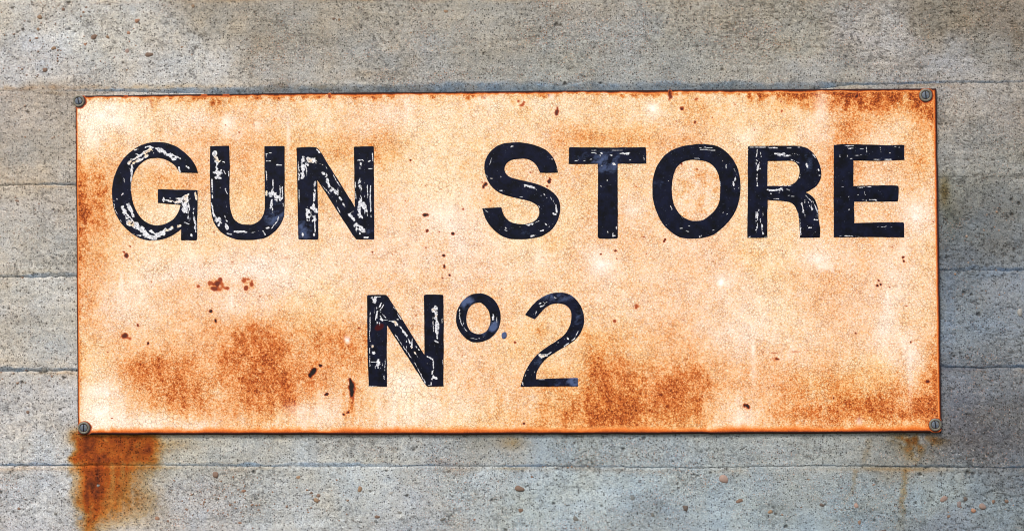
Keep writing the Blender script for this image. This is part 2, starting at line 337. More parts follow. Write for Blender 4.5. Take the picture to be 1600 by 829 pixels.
for _ in range(520):                                       # many smaller ones, denser bottom left, top left, right of the sign
    a = rng.rand(); 
    if a < .3: x, y = rng.uniform(-20, 420), rng.uniform(0, 130)
    elif a < .62: x, y = rng.uniform(-20, 1620), rng.uniform(682, 828)
    elif a < .76: x, y = rng.uniform(1475, 1620), rng.uniform(140, 700)
    elif a < .88: x, y = rng.uniform(-20, 118), rng.uniform(140, 700)
    else: x, y = rng.uniform(-20, 1620), rng.uniform(0, 135)
    HOLES.append((x, y, 0.7 + 1.1 * rng.rand() ** 2))

GROOVE = {1: [1, 1, 1, 1, 1, 1, 1, 1, 1, 1, 1, 1], 2: [.3, .05, .05, .25, 1.0, 1.0, 1.0, .8, .35, .3, .3, .3], 3: [1, .55, .55, 1, 1, 1, 1, 1, .5, .4, .4, .5], 4: [1, .9, .9, 1, 1, 1, 1, 1, 1, .6, .6, 1],
          5: [1, 1.2, 1.2, 1, 1, 1, 1, 1, 1, .8, .8, 1], 6: [1, .9, .9, .7, .5, .5, .7, .8, .8, .9, .6, .8]}
def hbase(u, v): return fbm(u, v * 1.5, 220, 3, 11) * 1.6 + fbm(u, v * 1.8, 40, 4, 21) * 0.9 + fbm(u, v, 9, 3, 31) * 0.42
def jdepth(k, y, u):
    o = min(off[max(k - 1, 0)], off[min(k, 7)])
    return hbase(u, y) + o + 0.75 - np.interp(u, XP, GROOVE.get(k, [1] * 12)) * (1 + .5 * fbm(u, u * 0, 40, 3, 300 + k))
def wall_fields(u, v, k, top, bot):
    """relief (mm towards the camera), colour and masks of course k"""
    infr = sst(-60, -20, u) * sst(1660, 1620, u)
    h = fbm(u, v * 1.5, 220, 3, 11) * 1.6 + fbm(u, v * 1.8, 40, 4, 21) * 0.9
    h += fbm(u, v, 9, 3, 31) * 0.42 + fbm(u, v, 3.4, 2, 41) * 0.20
    # rough, wavy skin in the upper right and right of the sign
    rough = np.clip(sst(950, 1300, u) * sst(150, 60, v) + sst(1450, 1480, u) * 0.8 + 0.25 + fbm(u, v, 120, 2, 55) * 0.4, 0, 1)
    rid = 1 - np.abs(fbm(u, v * 1.9, 15, 3, 61)) * 4.0
    h -= np.clip(rid, 0, 1) ** 3 * rough * 1.1
    # board grain: long faint horizontal lines
    h += fbm(u / 14, v, 6, 2, 71 + k) * 0.30
    # honeycombed rows of small hollows near joints
    hc = sst(0.10, 0.45, fbm(u, v, 90, 2, 77 + k)) * (np.exp(-np.abs(v - bot) / 9) + 0.8 * np.exp(-np.abs(v - top) / 7))
    n5 = fbm(u, v, 5.5, 2, 81)
    h -= hc * sst(0.05, 0.5, n5) * 1.9
    pore = np.clip(hc * sst(0.25, 0.6, n5) * 0.6, 0, 1)
    pore = np.maximum(pore, np.clip(rid - 0.6, 0, 1) * 2.2 * rough * sst(-.1, .3, fbm(u, v, 8, 2, 64)))
    # traced holes
    for (x, y, r) in HOLES:
        if y < top.min() - 6 or y > bot.max() + 6: continue
        i0, i1 = np.searchsorted(u[0], (x - 2.5 * r - 2, x + 2.5 * r + 2))
        if i1 <= i0: continue
        sl_ = (slice(None), slice(i0, i1)); uu, vv = u[sl_], v[sl_]
        ang = np.arctan2(vv - y, uu - x)
        d = np.hypot(uu - x, (vv - y) * 1.15) * (1 + 0.18 * np.sin(ang * 3 + x)) / r
        m = sst(1.25, 0.55, d)
        h[sl_] -= m * min(r, 3) * 0.9; pore[sl_] = np.maximum(pore[sl_], m * 0.95)
    # clumps of exposed dark sand between smoother, paler skin
    dens = np.clip(.38 + .6 * blob(u, v, 1545, 670, 80, 48) + .35 * blob(u, v, 1350, 30, 330, 45) + .35 * blob(u, v, 430, 40, 120, 40) + .45 * blob(u, v, 1490, 340, 30, 60) + .35 * blob(u, v, 1400, 740, 60, 20) + 1.5 * fbm(u, v * 1.5, 75, 4, 221) + .25 * rough, 0, 1)
    spk = sst(.02, .42, fbm(u, v, 4.2, 3, 223, .7)); spk2 = sst(.18, .45, fbm(u, v * 1.2, 9, 4, 225, .65))
    grime = dens * (.42 * spk + .30 * spk2) + (1 - dens) * .14 * spk
    h -= grime * .55
    # colour by distance-weighted blend of the sampled places
    W = 0; C = 0
    uw = u + fbm(u, v, 60, 3, 101) * 40; vw = v + fbm(u, v, 60, 3, 111) * 22
    for t in TINT:
        wgt = 1.0 / (((uw - t[0]) / 1.0) ** 2 + ((vw - t[1]) * 1.7) ** 2 + 900.0) ** 2
        W = W + wgt; C = C + wgt[..., None] * lin(t[2:5])
    C = C / W[..., None]
    C = C * (1 + 0.10 * fbm(u, v, 55, 4, 121) + 0.10 * fbm(u, v * 2, 14, 3, 131))[..., None]
    C = C * (1.10 - grime)[..., None] * (1 + .05 * (.5 - dens)[..., None] * np.array([.2, .6, 1.4]))
    C = C * (1 + .07 * fbm(u / 20, v, 5, 3, 231 + k) + .05 * fbm(u / 9, v, 14, 3, 241 + k))[..., None]
    wm = fbm(u, v, 34, 4, 141)
    C = C * (1 + wm[..., None] * np.array([0.07, 0.01, -0.07]))
    for (x, y, rx, ry, fr, fg, fb) in SMUDGE_SHADE:
        m = blob(uw * .3 + u * .7, vw * .3 + v * .7, x, y, rx, ry)[..., None] * np.clip(1 + 0.5 * fbm(u, v, 12, 3, 151), .3, 1.4)[..., None]
        C = C * (1 + (np.array([fr, fg, fb]) - 1) * m)
    # pale sand-coloured edge under each joint, earthy above
    je = np.exp(-np.abs(v - top - 5) / 3.5) * sst(-.25, .3, fbm(u, v * 0, 60, 2, 161 + k))
    C = C * (1 + je[..., None] * np.array([0.10, -0.02, -0.13]))
    # rust stains on the concrete
    uj = u + fbm(u, v, 30, 5, 171, .55) * 15
    s = np.zeros_like(u)
    colr = sst(104, 124, uj) * sst(262, 232, uj)
    s += np.maximum(colr * sst(672, 684, v), .8 * blob(u, v, 122, 682, 14, 12)) * (1 - 0.34 * sst(180, 225, uj) + .25 * fbm(u, v, 20, 3, 175)) * sst(730, 715, v) * 0.72
    s += colr * sst(108, 130, uj) * sst(715, 728, v) * sst(232, 190, uj + (v - 728) * 0.28) * sst(880, 735, v) * 0.36
    s = s
    s += np.exp(-((uj - 147 - (v - 740) * -0.09) / 15) ** 2) * sst(700, 740, v) * (0.36 - 0.0002 * np.clip(v - 740, 0, 400))
    s += sst(118, 140, uj) * sst(258, 215, uj + (v - 728) * .1) * sst(722, 735, v) * sst(830, 760, v) * 0.17
    s += sst(104, 112, uj) * sst(136, 118, uj) * sst(722, 735, v) * sst(800, 750, v) * 0.22
    s *= np.clip(1.04 + .40 * fbm(u, v / 7, 8, 4, 177, .6) * sst(690, 740, v) + .25 * fbm(u, v, 9, 3, 178), .3, 1.5)
    s += blob(uj, v, 235, 716, 26, 30) * 0.22 + blob(uj, v, 205, 790, 55, 34) * 0.20
    s += blob(uj, v, 270, 692, 40, 12) * 0.14
    # small brown stains under the right-hand screw and faint dribbles
    f = np.clip(0.5 + fbm(u, v, 10, 3, 181), 0, 1)
    s += (blob(u, v, 1415, 686, 24, 9) * .6 + blob(u, v, 1428, 705, 22, 16) * .35 + blob(u, v, 1460, 688, 18, 10) * .35) * f
    s += np.exp(-((uj - 1412 + (v - 760) * .16) / 4.5) ** 2) * sst(728, 736, v) * sst(850, 770, v) * .20
    s += np.exp(-((uj - 1336 + (v - 735) * .22) / 4) ** 2) * sst(728, 736, v) * sst(810, 740, v) * .14
    s += np.exp(-((uj - 1354) / 6) ** 2) * sst(675, 690, v) * sst(735, 715, v) * .11
    s += sst(720, 500, u) * np.exp(-((v - top.min() * 0 - 137) / 4.5) ** 2) * np.clip(.5 + 1.3 * fbm(u, v, 12, 3, 191), 0, 1) * .13
    s += blob(u, v, 1420, 732, 70, 4) * .14 + blob(u, v, 800, 690, 22, 12) * .2 + blob(uj, v, 1474, 300, 8, 20) * .2
    s += np.exp(-np.abs(v - top - 3) / 2.2) * np.clip(fbm(u, v * 0, 80, 2, 201 + k), 0, 1) * .22
    grit = np.clip(0.35 + 0.9 * fbm(u, v, 70, 3, 211) + 0.5 * blob(u, v, 1200, 70, 400, 90) + .6 * blob(u, v, 360, 790, 90, 40) + .3 * blob(u, v, 620, 120, 100, 20), 0, 1)
    return h * infr + 0 * v, C, np.clip(s, 0, 1), np.clip(pore, 0, 1), grit

wall_base = place(800, 1018, 0.0); wall_base[1] = 0
wall = empty('concrete_wall', wall_base)
wall['label'] = 'board-formed grey concrete wall with horizontal joints and pebbles behind the enamel sign'; wall['category'] = 'wall'; wall['kind'] = 'structure'
off = [0.2, 0.6, 0.5, 0.1, 0.5, 0.2, 0.5, 0.0, 0.4]
for k in range(8):
    top = jcurve(k, ucols); bot = jcurve(k + 1, ucols)
    visible = 1 <= k <= 6
    rows = max(4, int(round((np.median(bot) - np.median(top)) / (1.5 if visible else 9))))
    if k == 6: t = np.concatenate([np.linspace(0, .75, int(rows * .75)), np.linspace(.75, 1, 8)[1:]])
    elif k == 1: t = np.linspace(0, 1, rows)
    else: t = np.linspace(0, 1, rows)
    lw = np.interp(ucols, XP, LIPW[k + 1]); ld = np.interp(ucols, XP, LIPD[k + 1])
    u = np.broadcast_to(ucols, (len(t), len(ucols))).copy()
    v = top[None, :] + t[:, None] * (bot - top)[None, :]
    # pull a few rows close to the lower joint so that the lip is crisp
    h, C, s, pore, grit = wall_fields(u, v, k, top, bot)
    o0 = off[k] + 0.8
    jd = jdepth(k, top, ucols); jd2 = jdepth(k + 1, bot, ucols)
    dt = v - top[None]; db = bot[None] - v
    lwn = lw[None] * (1.15 + (0.22 if k == 1 else 0.9) * fbm(u, v * 0, 30, 3, 400 + k))
    rise = ld[None] * np.exp(-np.clip(db - lwn, 0, 400) / 60.0) # the course swells towards its lower lip
    face = h + o0 + rise
    ft = sst(0, 2.2, dt); fb_ = np.clip(db / np.maximum(lwn, 1.2), 0, 1); fb_ = np.sin(fb_ * math.pi / 2)
    hh = face * ft * fb_ + jd[None] * (1 - ft) + jd2[None] * (1 - fb_) * ft
    lip_shade = (1 - sst(0.75, 1.15, db / np.maximum(lwn, 1))) * sst(0.5, 1.2, ld)[None] * np.clip(.75 + .6 * fbm(u, v, 16, 3, 500 + k), 0, 1)  # mask for the blue shade painted on each lower lip
    lip_shade *= np.clip((1.0 if k == 1 else .8) + (.6 if k == 1 else 1.1) * fbm(u, v * 0, 45, 3, 600 + k), .1, 1)
    lip_shade *= np.where((u > 112) & (u < 258) & (v > 700), .25, 1)
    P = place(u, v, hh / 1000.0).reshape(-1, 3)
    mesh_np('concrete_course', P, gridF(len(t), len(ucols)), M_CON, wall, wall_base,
            attrs={'stain': s, 'pore': pore, 'lip_shade': lip_shade, 'grit': grit}, cols={'tint': C.reshape(-1, 3)})
# plain back of the wall, 0.2 m behind the face, so that it is a body and not a skin
Pb = place(np.array([-2580., 4180, 4180, -2580]), np.array([-150., -150, 1010, 1010]), -0.008)
Pk = Pb.copy(); Pk[:, 1] = 0.20
mesh_np('wall_core', np.concatenate([Pb, Pk]), np.array([[3, 2, 1, 0], [4, 5, 6, 7], [0, 1, 5, 4], [1, 2, 6, 5], [2, 3, 7, 6], [3, 0, 4, 7]]), M_CON, wall, wall_base, smooth=False,
        cols={'tint': np.tile(lin((165, 162, 155)), (8, 1))})

# ------------------------------------------------------------------ pebbles bared in the concrete
def pebble_mesh(seed, su=0.5):
    r = np.random.RandomState(seed)
    import bmesh
    bm = bmesh.new(); bmesh.ops.create_icosphere(bm, subdivisions=2, radius=1.0)
    axes = r.randn(7, 3); axes /= np.linalg.norm(axes, axis=1)[:, None]; cut = r.uniform(0.5, 0.85, 7)
    for vt in bm.verts:
        p = np.array(vt.co)
        for a, c in zip(axes, cut):
            d = p @ a
            if d > c: p = p - a * (d - c) * 0.95
        p = p * (1 + 0.05 * r.randn()); vt.co = p
    me = bpy.data.meshes.new('pebble'); bm.to_mesh(me); bm.free()
    me.polygons.foreach_set('use_smooth', np.ones(len(me.polygons), bool)); me.materials.append(M_STO); return me
PM = [pebble_mesh(i) for i in range(7)]
OC = (176, 132, 84); BR = (142, 100, 70); GY = (128, 126, 118); PK = (176, 140, 122); PG = (178, 174, 166); DB = (96, 74, 60); OR = (190, 128, 84); MV = (150, 128, 124); GB = (120, 128, 128)
PEB = [(100,15,3.5,3.2,BR),(63,27,4.6,4,OC),(45,34,3.2,2.6,GY),(60,46,2.8,2.8,OC),(215,33,4.6,4,OR),(146,58,6,5,BR),(169,58,3.2,3,OC),(202,52,3.6,3.2,OR),(134,70,2.8,2.8,OR),(84,76,4.4,4,OC),(199,80,4.2,4.4,PK),
 (234,86,8,5.2,BR),(70,109,5,4.4,BR),(199,109,4.6,3.2,OC),(82,108,2.8,2.2,GY),(227,101,2.2,2.8,OC),(387,62,3.6,3.2,DB),(302,10,3.4,3,OC),(332,123,3.2,2.6,OC),(179,90,3.2,3,PK),(213,71,2.6,2.6,OC),(285,74,4,2.4,OC),(300,86,3,2.2,OR),
 (57,60,3,2,OR),(135,12,3,1.8,BR),(522,30,3.2,2.6,BR),(530,31,2.6,3,OC),(697,18,4.2,3,OC),(643,52,3.2,3.2,OC),(653,72,4.2,2.8,BR),(665,78,3.6,2.6,OC),(682,80,4,2.8,OR),(682,100,4.2,3.2,OC),(623,86,3.2,2.6,OR),(535,110,5.4,4.4,GY),(507,118,3.4,3.6,BR),
 (582,101,3,2.8,BR),(760,96,3.2,3,OC),(987,37,4.2,4,MV),(988,52,2.8,2.4,PK),(983,116,3,3,BR),(811,101,4,3.2,GY),(887,82,3.2,2.8,OR),(1025,37,3,2.4,OC),(27,314,3.8,3.2,BR),(337,741,5.8,5.2,BR),(30,794,2.8,2.6,BR),(87,801,3.4,3.2,GY),(44,643,2.8,2.8,BR),
 (247,809,5,4.2,OR),(264,813,4.4,3.6,BR),(292,795,3.6,3.2,BR),(338,778,3,2.8,GY),(360,788,2.6,2.4,BR),(325,796,2.6,3,OR),(302,804,2.8,2.8,BR),(382,766,4,3,OR),(350,800,3,2.6,PK),(375,816,3.4,2.8,OR),(125,808,5.4,5,PG),(154,758,2.8,2.6,GY),
 (562,762,4.6,6.4,OC),(498,773,3.2,3,BR),(495,781,5.4,4,OC),(487,769,3.8,2.4,BR),(612,769,4.4,4,PG),(683,801,3.8,3.4,BR),(692,810,6.2,3.4,GY),(625,799,5,2.6,GY),(590,806,5,3,BR),(588,814,4.4,3,GB),(742,811,3.6,2.6,OR),(466,745,3.6,4,OC),(778,750,3,4,BR),
 (812,763,8.4,5.4,BR),(813,796,4.8,4,BR),(900,809,6,5,GY),(1132,748,9.4,8,PK),(1072,793,6.8,5.2,DB),(1155,782,6.4,5.2,BR),(988,819,3.6,4,DB),(1022,784,3.6,3.4,GY),(987,776,5.4,6,GB),(1020,803,3.2,4,GY),(831,744,3,2.8,BR),(883,787,3,2,OC),
 (1203,799,4,4.4,OC),(1251,791,3.4,3,BR),(1284,788,4.4,3.4,DB),(1304,794,3.6,3,BR),(1315,795,4.2,3.2,GY),(1338,789,4.6,5.6,PK),(1343,815,4,4.4,BR),(1474,779,7,6.6,PK),(1443,785,3.4,3.2,MV),(1508,779,3.4,4.4,DB),(1520,796,4.8,4.2,OR),(1535,790,6,5,PK),
 (1573,782,3.6,3.6,BR),(1552,783,3,3.2,BR),(1428,752,5,4.2,GB),(1498,787,4,6,MV),(1380,828,5,3,DB),(1282,103,0.1,0.1,GY),(1253,665,0.1,.1,GY),(71,577,5,5,GY),(1594,488,5,7,PG),(1511,551,3.4,3,PG),(1262,748,4,3,OC),(1482,806,3,2.6,BR),(1364,756,4,2.4,PK)]
rs = np.random.RandomState(3)
for i, (x, y, a, b, c) in enumerate(PEB):
    if a < 1: continue
    P = place(x, y, 0.0011)
    o = bpy.data.objects.new('pebble', PM[i % 7]); COL.objects.link(o); o.parent = wall
    o.location = Vector(P) - Vector(wall_base)
    o.scale = (a / 1000 * 1.02, (a + b) / 2 / 1000 * 0.5, b / 1000 * 1.02); o.rotation_euler = (0, rs.uniform(-.5, .5), 0)
    cc = lin(c); cc = (cc * .85 + cc.mean() * .15) * rs.uniform(0.55, .85); o.color = (*[float(z) for z in cc], 1)
# grains too small to pick apart
bmV, bmF = [], []
base_me = PM[0]; bv = np.array([vt.co[:] for vt in base_me.vertices]); bf = np.array([p.vertices[:] for p in base_me.polygons])
import bmesh
ico = bmesh.new(); bmesh.ops.create_icosphere(ico, subdivisions=1, radius=1.0); iv = np.array([vt.co[:] for vt in ico.verts]); jf = np.array([[vt.index for vt in f.verts] for f in ico.faces]); ico.free()
n = 0
CLU = [(120,60,130,50,60),(600,115,110,20,60),(680,80,40,14,30),(360,790,60,34,120),(130,110,100,30,40),(560,780,160,34,50),(480,105,60,20,30),(60,285,50,12,16),(900,725,50,5,30),(700,722,40,5,24),(60,590,50,8,20),(1330,790,200,28,30),(800,40,300,30,60),(60,220,40,50,30),(40,350,40,40,30),(60,480,50,50,40),(1530,430,50,200,30)]
for (cx, cy, rx, ry, m) in CLU:
    for _ in range(m):
        x, y = cx + rs.randn() * rx * .7, cy + rs.randn() * ry * .7
        if not (-30 < x < 1630 and -6 < y < 835) or (112 < x < 1476 and 132 < y < 686): continue
        r = (0.9 + rs.rand() ** 2 * 1.3) / 1000
        P = place(x, y, 0.0010)
        bmV.append(iv * (1 + .12 * rs.randn(len(iv), 1)) * np.array([r * rs.uniform(.8, 1.3), r * .8, r]) + P); bmF.append(jf + n); n += len(iv)
g = mesh_np('sand_grain', np.concatenate(bmV), np.concatenate(bmF), M_STO, wall, wall_base); g['kind'] = 'stuff'
g.color = (*[float(z) for z in lin((140, 108, 84))], 1)

# ------------------------------------------------------------------ SIGN
TL, TR, BR_, BL = (120, 150.5), (1461.5, 139.3), (1469.5, 675.0), (124.0, 678.0)
FRONT = 0.0095
nc_, nr_ = 850, 335
def edge_spaced(n, L):
    e = np.array([0, .5, 1.1, 1.8, 2.7, 3.8, 5.2]); m = np.linspace(6.8, L - 6.8, n - 14)
    return np.concatenate([e, m, (L - e)[::-1]]) / L
su = edge_spaced(nc_, 1344.0); sv = edge_spaced(nr_, 532.0)
A, B = np.meshgrid(su, sv)
pu = (TL[0] * (1 - A) + TR[0] * A) * (1 - B) + (BL[0] * (1 - A) + BR_[0] * A) * B
pv = (TL[1] * (1 - A) + TR[1] * A) * (1 - B) + (BL[1] * (1 - A) + BR_[1] * A) * B
pv -= 1.5 * 4 * A * (1 - A) * (1 - B); pv += 1.2 * 4 * A * (1 - A) * B
dl = A * 1344; dr = (1 - A) * 1344; dtp = B * 532; dbt = (1 - B) * 532
# slightly uneven cut edges and rounded corners
pu += (fbm(pv, pv * 0, 40, 3, 7) * .5) * np.exp(-dl / 12) + (fbm(pv, pv * 0 + 9, 30, 3, 8) * .7) * np.exp(-dr / 12)
pv += (fbm(pu, pu * 0, 60, 3, 9) * .5) * np.exp(-dtp / 12) + (fbm(pu, pu * 0 + 9, 40, 3, 10) * .8) * np.exp(-dbt / 12)
def roundedge(d, r): return r - np.sqrt(np.clip(r * r - np.clip(r - d, 0, r) ** 2, 0, None))
drop = roundedge(dl, 2.2) + roundedge(dr, 2.2) + roundedge(dtp, 2.2) + roundedge(dbt, 3.4)
drop = np.clip(drop, 0, 5.0)

u, v = pu, pv
# --- soft rust staining (u, v, ru, rv, amount)
TAN = [(180,185,70,32,-.30),(145,215,25,40,-.20),(170,165,40,12,-.15),(355,195,16,22,-.22),(300,190,60,30,-.10),(470,190,40,30,-.12),(240,250,40,30,-.10),(700,345,75,60,-.16),(665,255,55,28,-.14),(640,190,100,30,-.10),(870,165,60,22,-.16),(1020,172,20,14,-.24),
 (760,180,50,24,-.10),(1150,215,55,28,-.18),(1280,180,34,38,-.22),(1255,215,30,20,-.14),(940,413,26,24,-.24),(1190,350,60,40,-.10),(1270,400,60,20,-.14),(1430,340,26,40,-.20),(1395,430,40,40,-.12),(205,470,50,34,-.18),(165,625,38,46,-.30),
 (230,660,100,14,-.26),(330,655,60,20,-.22),(260,415,60,26,-.14),(335,430,90,24,-.12),(430,425,70,34,-.16),(370,480,30,30,-.16),(330,580,24,12,-.10),(345,620,18,10,-.20),(470,655,60,18,-.24),(500,625,30,16,-.2),(620,600,40,42,-.24),(640,645,80,26,-.20),(700,630,60,40,-.10),
 (1160,640,55,30,-.24),(1200,480,50,70,-.14),(1145,520,40,40,-.18),(1390,510,26,60,-.18),(1420,565,12,50,-.22),(1345,600,20,30,-.08),(880,330,40,30,-.10),(1170,300,20,70,-.06),(560,400,120,40,-.06),(800,400,120,40,-.05),(280,330,30,16,-.15),(985,330,30,30,-.08),
 (260,275,70,26,.22),(290,300,46,20,.16),(155,322,40,66,.27),(140,355,24,44,.18),(150,280,30,30,.20),(430,215,130,26,.12),(300,220,80,30,.12),(560,235,70,26,.26),(500,300,60,50,.12),(600,240,30,30,.18),(1320,225,34,60,.26),(1300,300,26,60,.14),(930,215,90,22,.20),
 (1060,220,120,26,.18),(1100,185,60,16,.12),(430,300,60,50,.08),(760,255,90,24,.08),(770,315,20,20,.16),(400,170,60,16,.10),(1250,260,40,60,.08),(380,260,30,30,.12),
 (340,588,180,58,.17),(238,588,70,42,.22),(290,596,50,26,.16),(200,570,30,20,.14),(300,630,60,24,.20),(412,575,64,66,.24),(425,545,44,36,.13),(375,560,22,22,.20),(430,640,30,20,.20),(375,525,80,26,.16),(535,548,48,44,.24),(580,545,26,30,.16),(470,520,100,26,.14),(360,640,40,16,.10),(450,600,60,26,.16),
 (1010,600,130,66,.12),(955,590,56,50,.17),(932,572,13,26,.30),(1035,592,66,42,.20),(1000,640,100,38,.22),(960,655,40,26,.20),(900,655,90,20,.20),(1085,635,34,36,.20),(1060,540,30,40,.16),(1000,520,70,26,.10),(860,600,26,14,.22),(845,520,10,16,.18),(935,535,30,16,.16),
 (1330,638,130,24,.30),(1290,650,50,12,.12),(1420,640,40,24,.26),(1240,590,90,34,.14),(1330,600,90,24,.16),(1390,600,40,40,.12),(1450,610,18,60,.26),(1455,560,12,50,.16),(1140,590,20,40,.12),(1190,560,20,30,.10),(1415,500,14,20,.16),(1250,440,60,30,.08),
 (1340,160,120,12,.42),(1390,172,60,16,.26),(1250,155,60,12,.20),(1432,230,26,70,.26),(1445,175,20,30,.20),(1060,165,60,16,.14),(1310,190,80,20,.14),(190,155,60,8,.14),(320,153,80,10,.20),(340,170,12,14,.18),(240,168,8,14,.2),(560,150,80,8,.14),
 (140,480,18,60,.22),(170,450,40,20,.12),(135,590,10,60,.10),(290,440,14,18,.14),(265,455,30,10,.10),(150,420,26,26,.14),(700,600,6,60,.06),(551,640,6,26,.16),(968,570,14,10,.12),(1085,580,18,16,.22),(1050,600,26,14,.16),(920,520,10,10,.2),(950,620,26,20,.16),(975,640,18,14,.14),(1330,632,40,8,.14),(1270,640,14,12,.14),(1210,640,16,10,.12),(240,575,36,14,.08),(420,555,24,22,.08),(440,590,10,26,.14),(380,590,12,20,.1),(150,340,16,30,.1),(130,300,10,40,.15)]
rust = 0.335 + 0.07 * fbm(u, v, 130, 4, 700) + 0.085 * fbm(u, v * .8, 30, 5, 710, .62) + 0.06 * fbm(u, v, 12, 3, 715)
uw = u + fbm(u, v, 30, 4, 720) * 16; vw = v + fbm(u, v, 30, 4, 730) * 12
for t in TAN: rust += t[4] * (.75 if t[4] > 0 else .66) * blob(uw, vw, *t[:4])
heavy = sst(0.36, 0.80, rust)
rust += heavy * (0.17 * sst(-.15, .45, fbm(u, v / 1.3, 6.5, 3, 740, .65)) - .06 + 0.12 * fbm(u, v / 1.8, 16, 4, 745, .6) + .12 * fbm(u, v / 5, 9, 3, 746)) + 0.05 * fbm(u, v, 5, 2, 747)
streak = fbm(u, v / 7, 7, 3, 750) * sst(560, 640, v) * .12 + fbm(u, v / 6, 9, 3, 755) * sst(230, 150, v) * .10
rust += streak + sst(520, 650, v) * (.075 + .10 * fbm(u, v / 3, 40, 4, 757)) * (1 - .7 * blob(u, v, 1165, 620, 60, 60, 2)) * (1 - .8 * blob(u, v, 190, 640, 90, 50, 2))
# rusty rims
nt_ = fbm(u, v, 9, 3, 760); nt2 = fbm(u, v * 0, 50, 3, 765)
topw = np.interp(u, [120, 260, 420, 700, 1000, 1230, 1270, 1420, 1462], [6, 9, 9, 8, 9, 11, 20, 22, 10]) * (1 + .5 * nt2)
rust += np.clip(1.15 - dtp / topw + nt_ * 1.6, 0, 1) * .46
lefw = np.interp(v, [150, 240, 330, 420, 520, 680], [4, 8, 24, 11, 9, 5])
rust += np.clip(1.0 - dl / lefw + nt_ * .6, 0, 1) * .36
rust += np.clip(1.0 - dr / np.interp(v, [139, 300, 560, 675], [18, 7, 10, 20]) + nt_ * .6, 0, 1) * .34
rust += np.clip(1.0 - dbt / 14 + nt_ * .5, 0, 1) * .34
# O's ghost mottling
inO = blob(u, v, 1087, 302, 40, 44, 3)
rust += inO * (0.06 + sst(-.1, .35, fbm(u, v, 9, 2, 770)) * .16 - .08)
edge = np.clip(1.2 - dbt / (11 + 4 * nt2 + 3 * nt_), 0, 1) * .68 + np.clip(1.5 - dbt / 2.8, 0, 1) * .6
edge = np.maximum(edge, np.clip(1.35 - dl / (4.2 + 2 * nt2), 0, 1)); edge = np.maximum(edge, np.clip(1.35 - dr / (4.0 + 2 * nt2), 0, 1))
edge = np.maximum(edge, np.clip(1.4 - dtp / (4.0 + 1.6 * nt2 + 1.5 * nt_), 0, 1))
